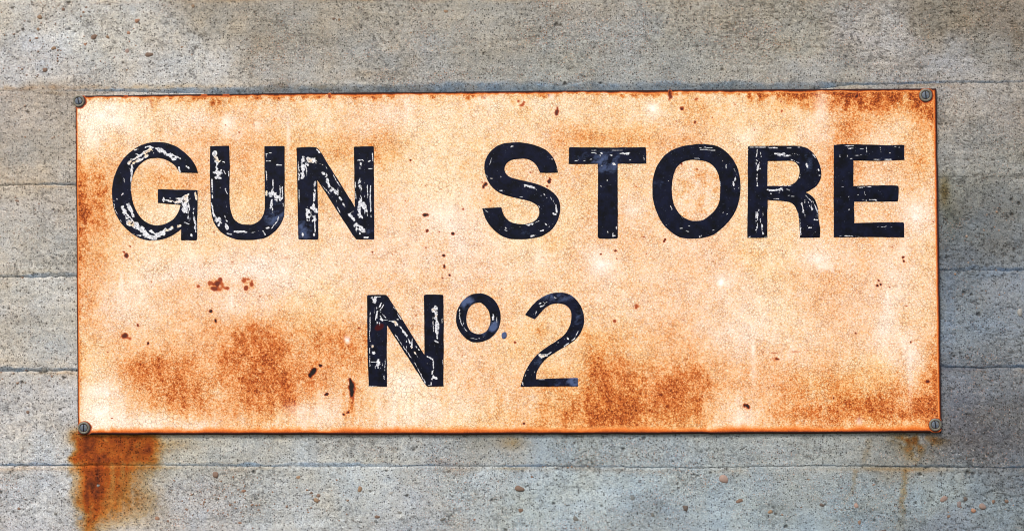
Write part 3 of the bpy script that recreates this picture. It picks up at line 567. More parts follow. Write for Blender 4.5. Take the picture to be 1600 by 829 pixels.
# chips (u, v, ru, rv, rotation deg, darkness)
CH = [(870,176,3,6,10,.8),(871,170,2,2,0,.7),(816,165,4.5,3.5,-30,.5),(810,159,2.5,2,0,.5),(819,160,2,3,0,.45),(340,443,9,5,-15,.75),(332,442,6,4,0,.5),(346,437,5,4,0,.65),(345,452,4,3,0,.4),(337,450,6,4,0,.7),(348,443,4,7,0,.4),(312,447,4,3.5,0,.55),(357,450,4.5,3,10,.6),
 (383,437,4,5,0,.5),(395,443,3.6,5,0,.6),(386,450,4,3.4,0,.65),(390,436,3,2.5,0,.45),(198,524,5.5,4.5,0,.8),(204,528,4,3,0,.4),(218,508,2,2.6,0,.75),(216,513,1.5,1.5,0,.4),(331,486,3.2,3,0,1),(339,501,2,3,-20,1),(234,536,2,2.6,25,1),(171,549,1.3,1.3,0,.9),
 (491,580,4,9.5,32,1),(486,585,3,3,0,1),(502,570,3,2.6,0,1),(551,604,4.8,9,-5,1),(551,612,4,9,5,1),(549,595,2.5,7,0,1),(553,618,2,9,0,.6),(512,615,3.4,2.4,-10,1),(545,643,3.4,2.4,-20,1),(538,646,2.6,2,0,1),(489,596,1.5,10,0,.3),(665,336,4,2.5,0,1),(669,336,2.4,3,0,.9),
 (668,361,2.2,3,15,.8),(708,365,3,3,0,1),(694,399,2.6,2,0,1),(583,394,1.3,1.3,0,1),(642,251,1.6,1.6,0,.9),(757,290,2,5.5,25,1),(760,288,2.4,3,0,.9),(754,285,1.6,1.2,0,.8),(695,417,1.1,4,0,1),(703,430,1.4,2,20,1),(692,434,1.8,1.4,0,.9),
 (767,314,1.3,1.3,0,.8),(858,284,2.6,3.6,20,1),(860,281,1.4,2.8,-30,.9),(855,292,2,1.6,0,1),(829,270,1,1.2,0,.8),(961,392,2.4,1.8,0,1),(939,397,2,1.5,0,.9),(1005,370,1.8,1.4,0,.7),(1038,376,1.8,3,15,.9),(1047,150,3.4,7,5,.75),(1046,145,2.5,4,0,.8),(1065,170,3.4,3,0,.6),(1065,172,2,2,0,.9),
 (1088,156,3.4,2.6,0,.5),(1085,192,1.4,2,20,.95),(1112,185,1,1,0,.8),(1274,258,1,1,0,.7),(1064,257,1.6,1.6,0,.9),(1088,265,1.6,1.6,0,.7),(1409,402,2.4,1.6,-20,1),(1410,408,1.6,2,0,.9),(1456,347,1.4,1.2,0,.8),(1371,438,1.9,1.2,0,1),(1369,446,2,2.2,0,1),(1374,444,1.6,2,20,1),
 (1335,520,1.6,1.4,0,.9),(1421,534,1.9,1.6,-20,1),(1214,560,3.2,1.8,0,.9),(1213,560,7,4,0,.25),(1447,595,3,2.4,0,.8),(1167,633,4.6,3,30,1),(1169,635,2.4,3,0,1),(819,660,2.4,1.3,0,.9),(994,479,2.4,4,0,.55),(995,478,5,4,0,.3),(960,501,2.4,2.4,0,.6),(1301,621,1.5,1.3,0,1),
 (200,399,3,4.5,-30,.85),(196,394,2.5,2,0,.6),(206,385,1.2,1.2,0,.8),(1337,151,3.4,7,15,.85),(1220,175,2.6,3,0,.6),(1219,160,2,2,0,.5),(562,512,1.8,1.4,0,.9),(805,534,2,1.7,0,.8),(849,581,1.8,1.4,0,.5),(122,207,1.6,2.6,0,.9),(376,208,1.3,1.3,0,.8),(612,190,1,1,0,.7),
 (724,327,1.4,1.2,0,.6),(731,305,.1,.1,0,0),(199,152,3,2,0,.6),(238,160,2.5,4,0,.3),(240,166,2,3,0,.3),(320,150,6,3,0,.5),(355,150,5,3,0,.55),(516,150,2.4,5,0,.6),(136,404,.1,.1,0,0),(143,671,1.5,1.5,0,.8),(1320,572,.1,.1,0,0),(136,163,1.2,2,0,.8),(660,290,1,1,0,.5)]
scr = [(126, 159, 9.4), (1444, 150, 10.0), (134, 667, 9.6), (1459, 662, 9.8)]
chip = np.zeros_like(u); jit = fbm(u, v, 4.5, 2, 780) * .55
for (x, y, a, b, r, dk) in CH:
    if a < 0.2: continue
    j0, j1 = np.searchsorted(su, ((x - 135 - 14) / 1344 - .02, (x - 105 + 14) / 1344 + .02)); i0, i1 = np.searchsorted(sv, ((y - 165) / 532 - .05, (y - 130) / 532 + .07))
    s_ = (slice(max(i0, 0), i1), slice(max(j0, 0), j1)); uu = u[s_] - x; vv = v[s_] - y; c, s2_ = math.cos(R(r)), math.sin(R(r))
    kk = 1.2 if (dk == 1 and a > 4) else .95; a *= kk; b *= kk
    d = np.hypot((uu * c + vv * s2_) / a, (-uu * s2_ + vv * c) / b)
    m = sst(1.35, .62, d + jit[s_]) * dk
    chip[s_] = np.maximum(chip[s_], m)
for (x, y, rr_) in scr: chip = np.maximum(chip, sst(rr_ + 3.2, rr_ + .2, np.hypot(u - x - .8, v - y - .8) + jit * 1.5) * .8)
# random fine specks
for _ in range(170):
    x, y = rng.uniform(130, 1455), rng.uniform(155, 670); r = .7 + .6 * rng.rand()
    j0, j1 = np.searchsorted(su, ((x - 150) / 1344, (x - 90) / 1344)); i0, i1 = np.searchsorted(sv, ((y - 170) / 532, (y - 120) / 532))
    s_ = (slice(i0, i1), slice(j0, j1)); chip[s_] = np.maximum(chip[s_], sst(1.5, .4, np.hypot(u[s_] - x, v[s_] - y) / r) * rng.uniform(.4, .8))
# halo of rust around chips in the heavy-rust cluster
rust += .22 * (blob(u, v, 340, 444, 17, 11) + blob(u, v, 390, 443, 13, 11)) + .3 * blob(u, v, 551, 632, 4, 14) + .12 * blob(u, v, 198, 524, 10, 8)
# scratches: thin and level
for (x0, y0, x1, y1, s_) in [(1200,551,1262,547,.5),(1350,536,1430,537,.3),(1196,600,1250,599,.25),(416,402,460,403,.25),(126,492,140,493,.5)]:
    chip = np.maximum(chip, sst(1.1, .2, segd(u, v, x0, y0, x1, y1)) * s_ * np.clip(.6 + fbm(u, v, 10, 2, 790), 0, 1))
# pale flaked patches and dribbles
PALE = [(160,182,9,6,.5),(185,190,12,8,.4),(178,170,8,5,.3),(193,440,3.4,12,.35),(364,470,2.4,12,.45),(1385,462,2,9,.6),(1385,470,5,30,.2),(1175,545,2.8,10,.6),(1176,570,4,30,.2),(544,530,3,4.5,.8),(452,215,2.6,30,.35),(355,192,7,9,.5),(404,195,6,4,.4),(403,200,10,6,.2),
 (1125,441,5,6,.95),(1126,438,10,10,.4),(940,413,10,10,.5),(940,416,22,18,.25),(1020,170,7,7,.7),(1022,178,14,12,.25),(862,153,5,6,.4),(1420,560,4,14,.4),(1420,590,3,30,.2),(1428,338,6,6,.6),(1426,330,14,20,.2),(1275,405,14,8,.4),(1285,415,14,6,.35),(1281,170,9,20,.3),(1410,540,5,10,.2),
 (375,212,8,4,.2),(700,340,26,24,.25),(500,640,14,8,.3),(1155,655,12,10,.3),(150,610,16,10,.35),(160,640,20,12,.25),(470,640,20,10,.2),(985,330,10,8,.3),(1408,388,10,14,.2),(1165,216,10,8,.3),(760,155,10,6,.2),(1341,658,5,6,.3),(845,400,10,10,.2),(640,595,18,12,.25),(1380,510,10,30,.2)]
pale = np.zeros_like(u)
for (x, y, a, b, s_) in PALE: pale = np.maximum(pale, blob(u + jit * 3, v + jit * 3, x, y, a, b) * s_)
pale = np.clip(pale * 1.15, 0, 1)
pink = np.clip(.35 + 1.1 * fbm(u, v, 120, 3, 800) + .6 * blob(u, v, 240, 470, 180, 110) + .4 * blob(u, v, 1150, 480, 200, 120) - .5 * blob(u, v, 700, 260, 300, 80) - .4 * sst(200, 150, v), 0, 1)
craze = np.clip(-.15 + fbm(u, v, 60, 3, 810) * .5 + .9 * blob(u, v, 690, 300, 80, 60) + .9 * blob(u, v, 625, 600, 45, 50) + .9 * blob(u, v, 240, 655, 110, 22) + .8 * blob(u, v, 460, 655, 90, 22) + .8 * blob(u, v, 1160, 640, 70, 34)
                + .6 * blob(u, v, 1270, 405, 50, 24) + .6 * blob(u, v, 350, 385, 60, 20) + .5 * blob(u, v, 1400, 350, 40, 50) + .4 * blob(u, v, 700, 620, 80, 50) + .4 * blob(u, v, 180, 400, 60, 30), 0, 1)
wave = fbm(u, v, 300, 2, 820) * .5
Pf = place(u, v, FRONT - drop / 1000.0)
Pf[..., 1] -= (wave / 1000.0) * 0
rim = []                                                 # turned-back rim
loop = [(0, j) for j in range(nc_)] + [(i, nc_ - 1) for i in range(1, nr_)] + [(nr_ - 1, j) for j in range(nc_ - 2, -1, -1)] + [(i, 0) for i in range(nr_ - 2, 0, -1)]
li = np.array([i * nc_ + j for i, j in loop]); V = Pf.reshape(-1, 3); Vr = V[li].copy(); Vr[:, 1] = -0.0035
N0 = len(V); k = np.arange(len(li)); kn = (k + 1) % len(li)
Fr = np.stack([li[k], li[kn], N0 + kn, N0 + k], -1)
sign_base = place(797, 677, 0.0045)
sign = empty('enamel_sign', sign_base)
sign['label'] = 'rust-stained cream enamel sign lettered GUN STORE No 2 in worn black'; sign['category'] = 'sign'
cat = lambda a, f: np.concatenate([a.ravel(), np.full(len(li), f)])
mesh_np('enamel_plate', np.concatenate([V, Vr]), np.concatenate([gridF(nr_, nc_), Fr]), M_ENA, sign, sign_base,
        attrs={'rust': cat(np.clip(rust - .22 * sst(.75, 1.2, rust), 0, 1), .8), 'chip': cat(chip, 0), 'pale': cat(pale, 0), 'edge': cat(np.clip(edge, 0, 1), 1), 'pink': cat(pink, 0), 'craze': cat(craze, 0)})

# ------------------------------------------------------------------ LETTERS
Z1 = 731 / 150.0; Z2 = 8.29
def curve(pts):
    """closed outline; 3-tuples are sharp corners"""
    n = len(pts); res = []
    P = [np.array(p[:2], float) for p in pts]; K = [len(p) > 2 for p in pts]
    for i in range(n):
        p1, p2 = P[i], P[(i + 1) % n]; p0 = P[i - 1] if not K[i] else None; p3 = P[(i + 2) % n] if not K[(i + 1) % n] else None
        if p0 is None and p3 is None: res.append(p1); 
        else:
            if p0 is None: p0 = p1 + (p1 - p2)
            if p3 is None: p3 = p2 + (p2 - p1)
            for t in np.linspace(0, 1, 7)[:-1]:
                res.append(.5 * ((2 * p1) + (-p0 + p2) * t + (2 * p0 - 5 * p1 + 4 * p2 - p3) * t * t + (-p0 + 3 * p1 - 3 * p2 + p3) * t ** 3))
    return np.array(res)
c = 1
LET = {
'G': ((170, 215, Z1), [[(690,272,c),(672,222),(640,168),(590,118),(530,75),(465,48),(400,38),(330,42),(250,66),(180,112),(120,172),(75,250),(48,330),(38,410),(44,500),(66,580),(105,650),(160,708),(225,755),(290,778),(350,784),(420,774),(480,752),(530,722),(562,698,c),
  (561,778,c),(566,783,c),(676,782,c),(682,776,c),(688,406,c),(682,402,c),(392,395,c),(386,400,c),(386,500,c),(558,514,c),(545,560),(510,615),(455,652),(400,668),(350,666),(290,640),(240,590),(205,520),(186,440),(184,350),(200,285),(235,225),(285,180),(345,160),(410,162),(465,182),(515,218),(551,270,c)]]),
'U': ((320, 215, Z1), [[(50,72,c),(54,69,c),(192,66,c),(196,72,c),(200,200),(198,380),(200,500),(208,560),(232,620),(280,655),(335,664),(390,655),(435,622),(462,565),(466,470),(464,300),(463,72,c),(468,69,c),(610,68,c),(615,74,c),(616,300),(614,560),(600,630),(560,695),(510,740),(450,768),(340,780),(250,775),(180,750),(125,710),(82,650),(60,570),(54,450),(50,300)]]),
'N': ((450, 215, Z1), [[(73,84,c),(78,80,c),(170,74,c),(222,78,c),(246,98,c),(516,530,c),(511,300,c),(508,78,c),(514,72,c),(652,70,c),(659,76,c),(661,430,c),(662,770,c),(656,776,c),(528,775,c),(500,744,c),(230,325,c),(236,560,c),(238,768,c),(230,777,c),(92,776,c),(87,770,c),(80,420,c)]]),
'S': ((745, 215, Z1), [[(42,540,c),(110,534,c),(188,532,c),(205,585),(245,635),(310,657),(380,657),(440,635),(472,595),(474,545),(450,510),(405,487),(340,470),(260,452),(180,425),(115,375),(75,305),(60,240),(72,165),(115,100),(185,55),(265,42),(345,42),(420,55),(480,75),(535,105),(580,155),(605,210),(618,270,c),(482,272,c),
  (460,225),(425,185),(380,167),(325,166),(265,175),(228,200),(212,240),(225,280),(260,305),(330,325),(420,345),(500,372),(560,405),(610,450),(632,505),(632,570),(612,640),(570,700),(500,748),(420,768),(330,774),(240,768),(170,735),(110,680),(65,610)]]),
'T': ((880, 215, Z1), [[(44,84,c),(52,77,c),(330,80,c),(620,78,c),(627,84,c),(630,198,c),(624,202,c),(413,202,c),(414,500,c),(413,762,c),(406,769,c),(340,771,c),(270,769,c),(261,755,c),(262,500,c),(264,204,c),(40,205,c)]]),
'O': ((1010, 215, Z1), [[(390,53),(470,56),(540,72),(600,110),(650,165),(690,240),(708,320),(710,400),(698,490),(668,570),(620,640),(560,700),(500,742),(420,765),(330,770),(250,758),(180,715),(120,655),(75,570),(48,480),(42,390),(50,300),(80,215),(130,145),(190,100),(270,70),(330,60)],
  [(330,174),(270,190),(225,235),(198,310),(190,390),(195,460),(215,530),(255,590),(310,625),(370,636),(425,628),(475,595),(520,550),(548,490),(556,410),(552,330),(535,265),(500,215),(450,185),(390,175)]]),
'R': ((1150, 215, Z1), [[(85,76,c),(92,67,c),(200,68),(350,66),(470,68),(540,90),(590,135),(625,195),(640,260),(635,320),(605,370),(560,400),(524,418,c),(560,440),(595,480),(615,540),(622,620),(632,700),(632,760,c),(550,763,c),(480,762,c),(476,700),(470,620),(458,560),(435,515),(395,492),(320,482),(234,478,c),(232,600,c),(232,762,c),(150,764,c),(80,762,c),(84,400,c)],
  [(234,182,c),(400,180),(440,190),(470,225),(475,280),(455,330),(415,360),(360,368),(233,371,c)]]),
'E': ((1280, 215, Z1), [[(102,62,c),(160,54,c),(300,56,c),(500,62,c),(638,60,c),(637,175,c),(450,180,c),(252,178,c),(252,370,c),(420,366,c),(585,367,c),(594,378,c),(594,430,c),(588,487,c),(400,491,c),(256,489,c),(258,651,c),(450,646,c),(628,646,c),(635,653,c),(636,760,c),(350,758,c),(102,760,c)]]),
'n': ((560, 445, Z1), [[(72,82,c),(80,74,c),(150,72,c),(214,74,c),(235,93,c),(506,528,c),(506,300,c),(502,78,c),(518,72,c),(580,70,c),(645,73,c),(651,80,c),(653,300,c),(651,766,c),(600,769,c),(530,769,c),(514,755,c),(222,303,c),(222,500,c),(223,769,c),(150,767,c),(84,769,c),(78,600,c),(74,430,c)]]),
'o': ((700, 445, Z2), [[(400,106),(480,118),(560,155),(620,215),(662,290),(684,380),(684,460),(660,550),(610,630),(540,690),(460,725),(380,738),(310,730),(240,690),(180,630),(135,560),(112,480),(110,400),(130,310),(170,235),(230,170),(310,122)],
  [(400,224),(330,245),(275,300),(250,370),(243,440),(255,520),(295,590),(350,622),(410,632),(470,615),(520,570),(548,500),(550,420),(530,340),(490,275),(440,235)]]),
'.': ((700, 445, Z2), [[(735,604),(757,612),(764,645),(755,678),(730,696),(708,686),(698,655),(706,618)]]),
'2': ((800, 445, Z1), [[(100,225,c),(135,180),(185,125),(240,85),(300,62),(360,56),(420,64),(470,92),(515,145),(542,205),(548,265),(540,320),(510,380),(460,430),(400,468),(330,510),(270,550),(220,605),(190,660),(184,712,c),(350,706,c),(500,702,c),(502,768,c),(250,768,c),(66,770,c),(85,700),(110,640),(150,575),(210,510),(280,460),(350,415),(400,375),(435,320),(450,260),(448,200),(425,165),(390,145),(340,138),(290,150),(240,185),(205,225),(172,260,c)]])}
# worn strokes traced letter by letter: x0, y0, x1, y1, width (7th value 1: cream base showing)
WEAR = {
'G': [(180,200,250,160,28,1),(290,130,335,105,30,1),(180,185,300,110,10),(210,100,310,72,8),(320,75,380,90,10),(395,100,440,115,20),(465,130,515,165,18),(480,125,560,165,7),(545,230,556,265,9),(590,210,620,235,9),(190,215,185,330,9),(185,330,180,400,4),(110,440,122,425,7),(75,470,90,510,8),(50,470,60,540,4),(120,530,150,610,16),(160,510,200,600,13),
  (165,650,210,660,28,1),(210,665,265,700,22),(240,690,300,740,16),(300,750,360,765,20),(330,715,360,735,12),(380,745,450,720,26),(450,715,560,665,12,1),(425,475,460,475,10),(430,465,430,490,9),(480,480,555,488,24,1),(580,490,610,455,36,1),(585,520,590,560,20),(670,420,680,470,10,1),(660,570,670,690,9),(590,650,620,660,5),(640,740,645,750,10),(672,640,676,720,6),(130,310,132,350,4),(100,255,110,262,4),(560,278,650,281,3),(150,580,240,690,6),(190,240,195,260,12),(55,540,110,640,3)],
'U': [(90,125,115,170,28,1),(100,170,105,240,13),(95,270,120,275,28),(95,310,125,312,13),(65,320,70,460,8),(60,500,80,600,8),(85,395,130,385,7),(165,395,182,430,8),(120,340,125,350,5),(150,185,160,190,7),(70,580,130,670,10),(115,620,135,640,15),(160,660,185,700,13),(160,728,225,740,7),(235,718,330,715,9),(350,725,420,715,6),(455,710,470,740,7),(480,690,500,685,9),(570,600,560,640,5),(560,640,515,695,5),(475,130,510,122,5),
  (478,130,476,185,5),(480,183,505,183,6),(560,210,595,212,8),(476,255,480,330,5),(480,330,478,440,9,1),(525,320,530,430,8),(510,430,540,435,16),(515,440,520,560,11),(555,460,575,465,24),(580,370,582,480,6),(600,375,600,460,6),(525,540,528,570,7),(190,260,192,300,5),(605,500,606,530,4),(155,255,165,280,5),(130,465,135,480,4),(175,520,176,530,4),(160,600,180,640,6)],
'N': [(125,160,120,310,16),(95,260,90,330,6),(85,180,88,280,4),(170,175,205,185,30,1),(155,215,165,210,13),(225,95,250,120,7),(250,205,275,210,7),(280,265,295,295,15),(310,330,325,370,13),(340,395,370,420,20),(370,420,385,435,9),(400,460,415,475,9),(425,505,440,520,9),(345,280,420,400,4),(290,215,310,245,4),(215,340,205,520,9),(270,370,325,430,4),(385,535,405,570,7),(155,545,160,630,15),(200,530,215,560,20),(180,545,210,545,9),
  (205,600,200,630,14),(215,640,212,740,7),(120,730,120,745,9),(205,735,206,742,9),(200,420,205,470,4),(560,185,558,240,9),(545,182,575,186,11),(560,330,562,380,22),(560,385,560,450,5),(560,470,545,590,18),(580,500,600,560,18),(545,590,570,610,13),(480,590,520,630,13),(530,680,575,710,28),(548,730,556,740,11),(650,120,652,180,6),(620,185,632,180,7),(620,240,645,240,6),(610,365,612,440,6),(636,370,632,480,6),(634,480,638,620,8),
  (520,340,522,500,5),(560,762,615,762,7),(505,560,480,580,4),(92,400,94,500,3)],
'S': [(262,75,275,70,8),(120,150,100,210,3.5),(75,290,100,330,3.5),(105,310,130,320,5,1),(185,295,186,320,5),(170,402,200,408,6),(330,455,350,457,5),(365,365,440,385,9),(440,385,460,405,5),(490,440,510,435,11),(535,460,565,480,8),(560,455,605,520,5),(605,520,608,570,9),(580,580,605,585,10),(380,665,420,668,12),(420,660,475,635,7),(215,700,230,710,10),(220,690,230,695,7),(480,710,505,705,10),(415,752,445,742,10),(520,655,530,665,7),(545,685,552,675,6),(60,548,85,570,4),(150,540,160,540,4),(330,680,340,682,5),(605,230,608,260,4),(565,165,580,170,4),(580,660,585,650,5),(470,520,476,530,4)],
'T': [(195,97,250,103,3.5),(205,104,240,108,3),(240,120,290,140,7),(270,138,280,142,9),(370,103,450,103,3.5),(430,128,500,125,7),(480,125,500,128,11),(355,138,370,140,8),(80,185,115,175,5),(135,180,165,182,7),(200,172,215,168,6),(612,145,614,185,4),(375,208,392,210,16),(290,215,295,218,7),(380,710,378,740,9),(405,680,405,700,7),(375,748,395,750,8),(310,757,350,755,6),(505,175,520,170,5),(335,715,340,722,6),(285,372,287,376,5),(333,322,334,330,5)],
'O': [(400,80,500,82,5),(405,95,520,100,6),(275,88,285,90,6),(600,210,602,235,6),(650,210,655,212,5),(672,290,675,330,5),(655,340,660,365,10),(663,390,665,392,8),(180,520,192,550,5),(265,605,275,615,4),(145,665,150,670,7),(300,712,320,715,8),(315,670,330,675,5),(405,745,410,755,11),(605,590,612,580,5),(575,575,580,570,4),(495,708,515,700,4),(360,160,400,167,5),(555,340,560,370,4),(165,330,168,332,5),(700,385,700,392,5),(575,180,578,190,5),(215,125,235,118,3),(640,200,690,300,3),(250,690,270,690,4)],
'R': [(95,78,310,82,6),(90,90,95,120,5),(155,95,150,150,6),(180,110,185,150,5),(290,125,350,135,10),(360,145,465,135,11),(300,130,330,145,7),(380,85,480,75,5),(410,170,480,200,5),(575,130,600,160,7),(528,205,535,230,10),(610,245,620,300,14),(618,285,632,290,8),(610,340,595,360,5),(150,175,175,190,8),(165,210,155,250,10),(150,310,155,370,9),(230,400,310,405,9),(330,390,365,405,12),(235,410,260,430,10),(310,370,440,370,4),(280,465,320,470,5),
  (490,500,510,580,9),(478,500,500,570,6),(520,440,570,490,5),(575,480,610,560,6),(555,520,575,545,11),(540,490,555,520,6),(590,625,615,630,9),(610,560,610,610,5),(535,665,545,690,8),(545,685,565,685,8),(480,600,480,690,5),(485,690,485,740,8),(465,570,470,650,4),(155,575,157,630,12),(160,655,150,700,8),(140,705,160,690,7),(190,665,200,745,9),(600,710,600,725,7),(210,760,225,752,7),(95,760,105,752,7),(200,520,200,600,3.5),(480,280,478,310,5),(380,440,440,450,3)],
'E': [(180,65,250,68,4.5),(205,82,250,85,4.5),(350,75,352,115,5),(300,90,330,88,4),(455,80,460,120,5),(545,68,605,78,5),(525,122,532,122,5),(205,140,210,155,6),(200,150,215,150,6),(210,165,245,162,5),(250,140,320,136,3.5),(400,170,500,172,4),(500,172,560,174,8),(600,172,605,172,7),(285,380,385,378,6),(283,436,295,432,6),(335,410,340,440,6),(310,475,350,478,7),(370,475,430,480,5),(215,545,218,555,9),(160,380,175,378,3),(430,682,500,680,3),(535,680,545,680,4),(150,750,240,750,7),(240,753,345,753,4),(215,450,217,460,4),(145,135,147,150,5)],
'n': [(115,95,130,130,13),(130,90,150,110,9),(185,130,150,190,8),(200,150,160,200,6),(150,200,135,265,7),(178,205,215,250,5),(165,225,185,265,9),(175,255,190,268,11,1),(205,265,265,272,4),(265,272,300,300,6),(285,260,310,262,8),(280,275,295,300,16,1),(95,200,95,350,5),(90,350,95,440,4),(115,460,120,470,18,1),(118,515,120,525,13),(92,480,93,620,5),(150,575,150,610,9),(160,575,165,630,16),(100,580,145,582,4),(210,560,205,650,6),(200,685,203,720,6),(85,765,145,765,5),
  (275,360,330,440,4.5),(330,440,440,600,4.5),(440,600,515,745,5),(320,310,370,380,6),(345,350,375,385,9),(370,380,400,440,6),(390,430,410,470,8),(410,470,440,520,9,1),(430,500,460,550,5),(440,465,470,495,7),(235,100,330,260,3.5),(590,165,585,200,14),(575,195,590,235,18,1),(600,255,600,330,16),(590,330,600,400,8),(600,385,602,400,13),(585,425,605,430,13),(572,240,575,350,4),(640,250,640,290,4),(515,285,518,310,6),(615,490,630,495,8),(530,540,560,545,9),(545,545,570,560,9),(575,560,575,640,7),(570,655,568,700,11),(565,705,590,710,11),(530,758,565,758,6),(560,735,560,755,5),(525,595,535,590,6),(645,570,645,600,4),(135,90,190,88,4)],
'o': [(150,320,152,380,16),(148,390,180,500,9),(180,500,250,600,8),(590,375,595,420,13),(585,420,590,440,17),(635,415,637,500,7),(590,490,635,495,5),(210,470,205,500,9),(295,690,380,695,5),(400,690,475,658,7)],
'.': [],
'2': [(205,150,215,160,9),(205,140,240,130,9),(220,165,248,150,10),(245,140,270,125,5),(185,200,180,225,8),(160,225,175,212,5),(320,90,335,100,5),(505,350,480,400,8),(480,400,400,465,8),(420,400,430,410,9),(345,440,355,437,6),(395,405,400,410,5),(215,535,265,525,18,1),(265,530,300,510,8),(125,640,100,690,3.5),(175,645,160,690,5),(82,735,85,755,6),(190,716,250,716,5),(150,680,155,695,5)]}
SCUFF = {'G': [(630,560,40,90,1),(150,560,45,80,1),(300,740,120,26,0),(230,150,80,45,0),(500,150,60,28,0)], 'U': [(545,430,60,110,1),(105,240,35,90,1),(120,640,40,60,1),(300,720,150,18,0)],
 'N': [(125,240,40,80,1),(200,590,48,80,1),(585,530,50,110,1),(560,360,34,50,1),(380,440,50,60,1),(550,700,40,36,1)], 'R': [(165,640,40,110,1),(165,240,30,80,1),(380,135,100,22,0),(320,405,90,22,0),(545,560,55,110,1)],
 'n': [(600,290,26,120,1),(155,230,40,90,1),(150,600,50,50,1),(400,430,60,90,1),(575,680,22,60,1)], 'E': [(250,90,60,18,0)], 'S': [(590,540,24,50,1),(400,375,50,14,0)], 'T': [(260,120,80,22,0),(460,125,60,16,0)], '2': [(215,165,26,26,1),(250,535,30,14,0)], 'O': [(670,330,16,60,1)]}
SMEAR = {'G': [], 'U': [(545,600,60,60,.8),(560,520,40,40,.4)], 'N': [(120,710,50,60,.8),(640,740,30,40,.6)], 'S': [(360,360,200,60,.15),(380,720,60,30,.3)], 'T': [(330,190,85,60,.95),(150,150,80,40,.35),(540,140,60,40,.25),(390,500,30,60,.3)],
         'O': [(90,350,60,40,.35),(380,110,100,40,.15)], 'R': [(540,190,40,80,.35),(120,640,40,40,.25)], 'E': [(450,430,100,50,.12)], 'n': [(180,440,40,120,.25)],
         'o': [(240,225,75,60,1.1),(600,545,60,70,1.2),(500,620,70,40,.6),(110,480,30,60,.3)], '.': [(731,650,60,60,1.3)],
         '2': [(330,90,130,32,.75),(470,735,60,45,1.0),(505,220,40,80,.55),(330,740,70,35,.45),(200,565,40,50,.4),(130,220,30,30,.4)]}
INFO = {'G': ('letter', 'black letter G with the most paint scraped away'), 'U': ('letter', 'black letter U scratched white along both stems'), 'N': ('letter', 'black letter N of the upper word with white wear'), 'S': ('letter', 'black letter S almost unworn'),
        'T': ('letter', 'black letter T with a blue-grey smear'), 'O': ('letter', 'black capital letter O'), 'R': ('letter', 'black letter R with worn leg'), 'E': ('letter', 'black letter E'), 'n': ('letter', 'black letter N of the lower line with a dark red spot'),
        'o': ('letter', 'small raised letter o with blue-grey patches'), '.': ('full_stop', 'small blue-grey dot'), '2': ('numeral', 'thin black numeral 2')}
def inside(px, py, polys):
    r = np.zeros(len(px), bool)
    for q_ in polys:
        x0, y0 = q_[:, 0], q_[:, 1]; x1, y1 = np.roll(x0, -1), np.roll(y0, -1)
        for a, b, c_, d in zip(x0, y0, x1, y1):
            if b == d: continue
            m = ((b > py) != (d > py)) & (px < (c_ - a) * (py - b) / (d - b) + a); r ^= m
    return r
LF = FRONT + 0.0005
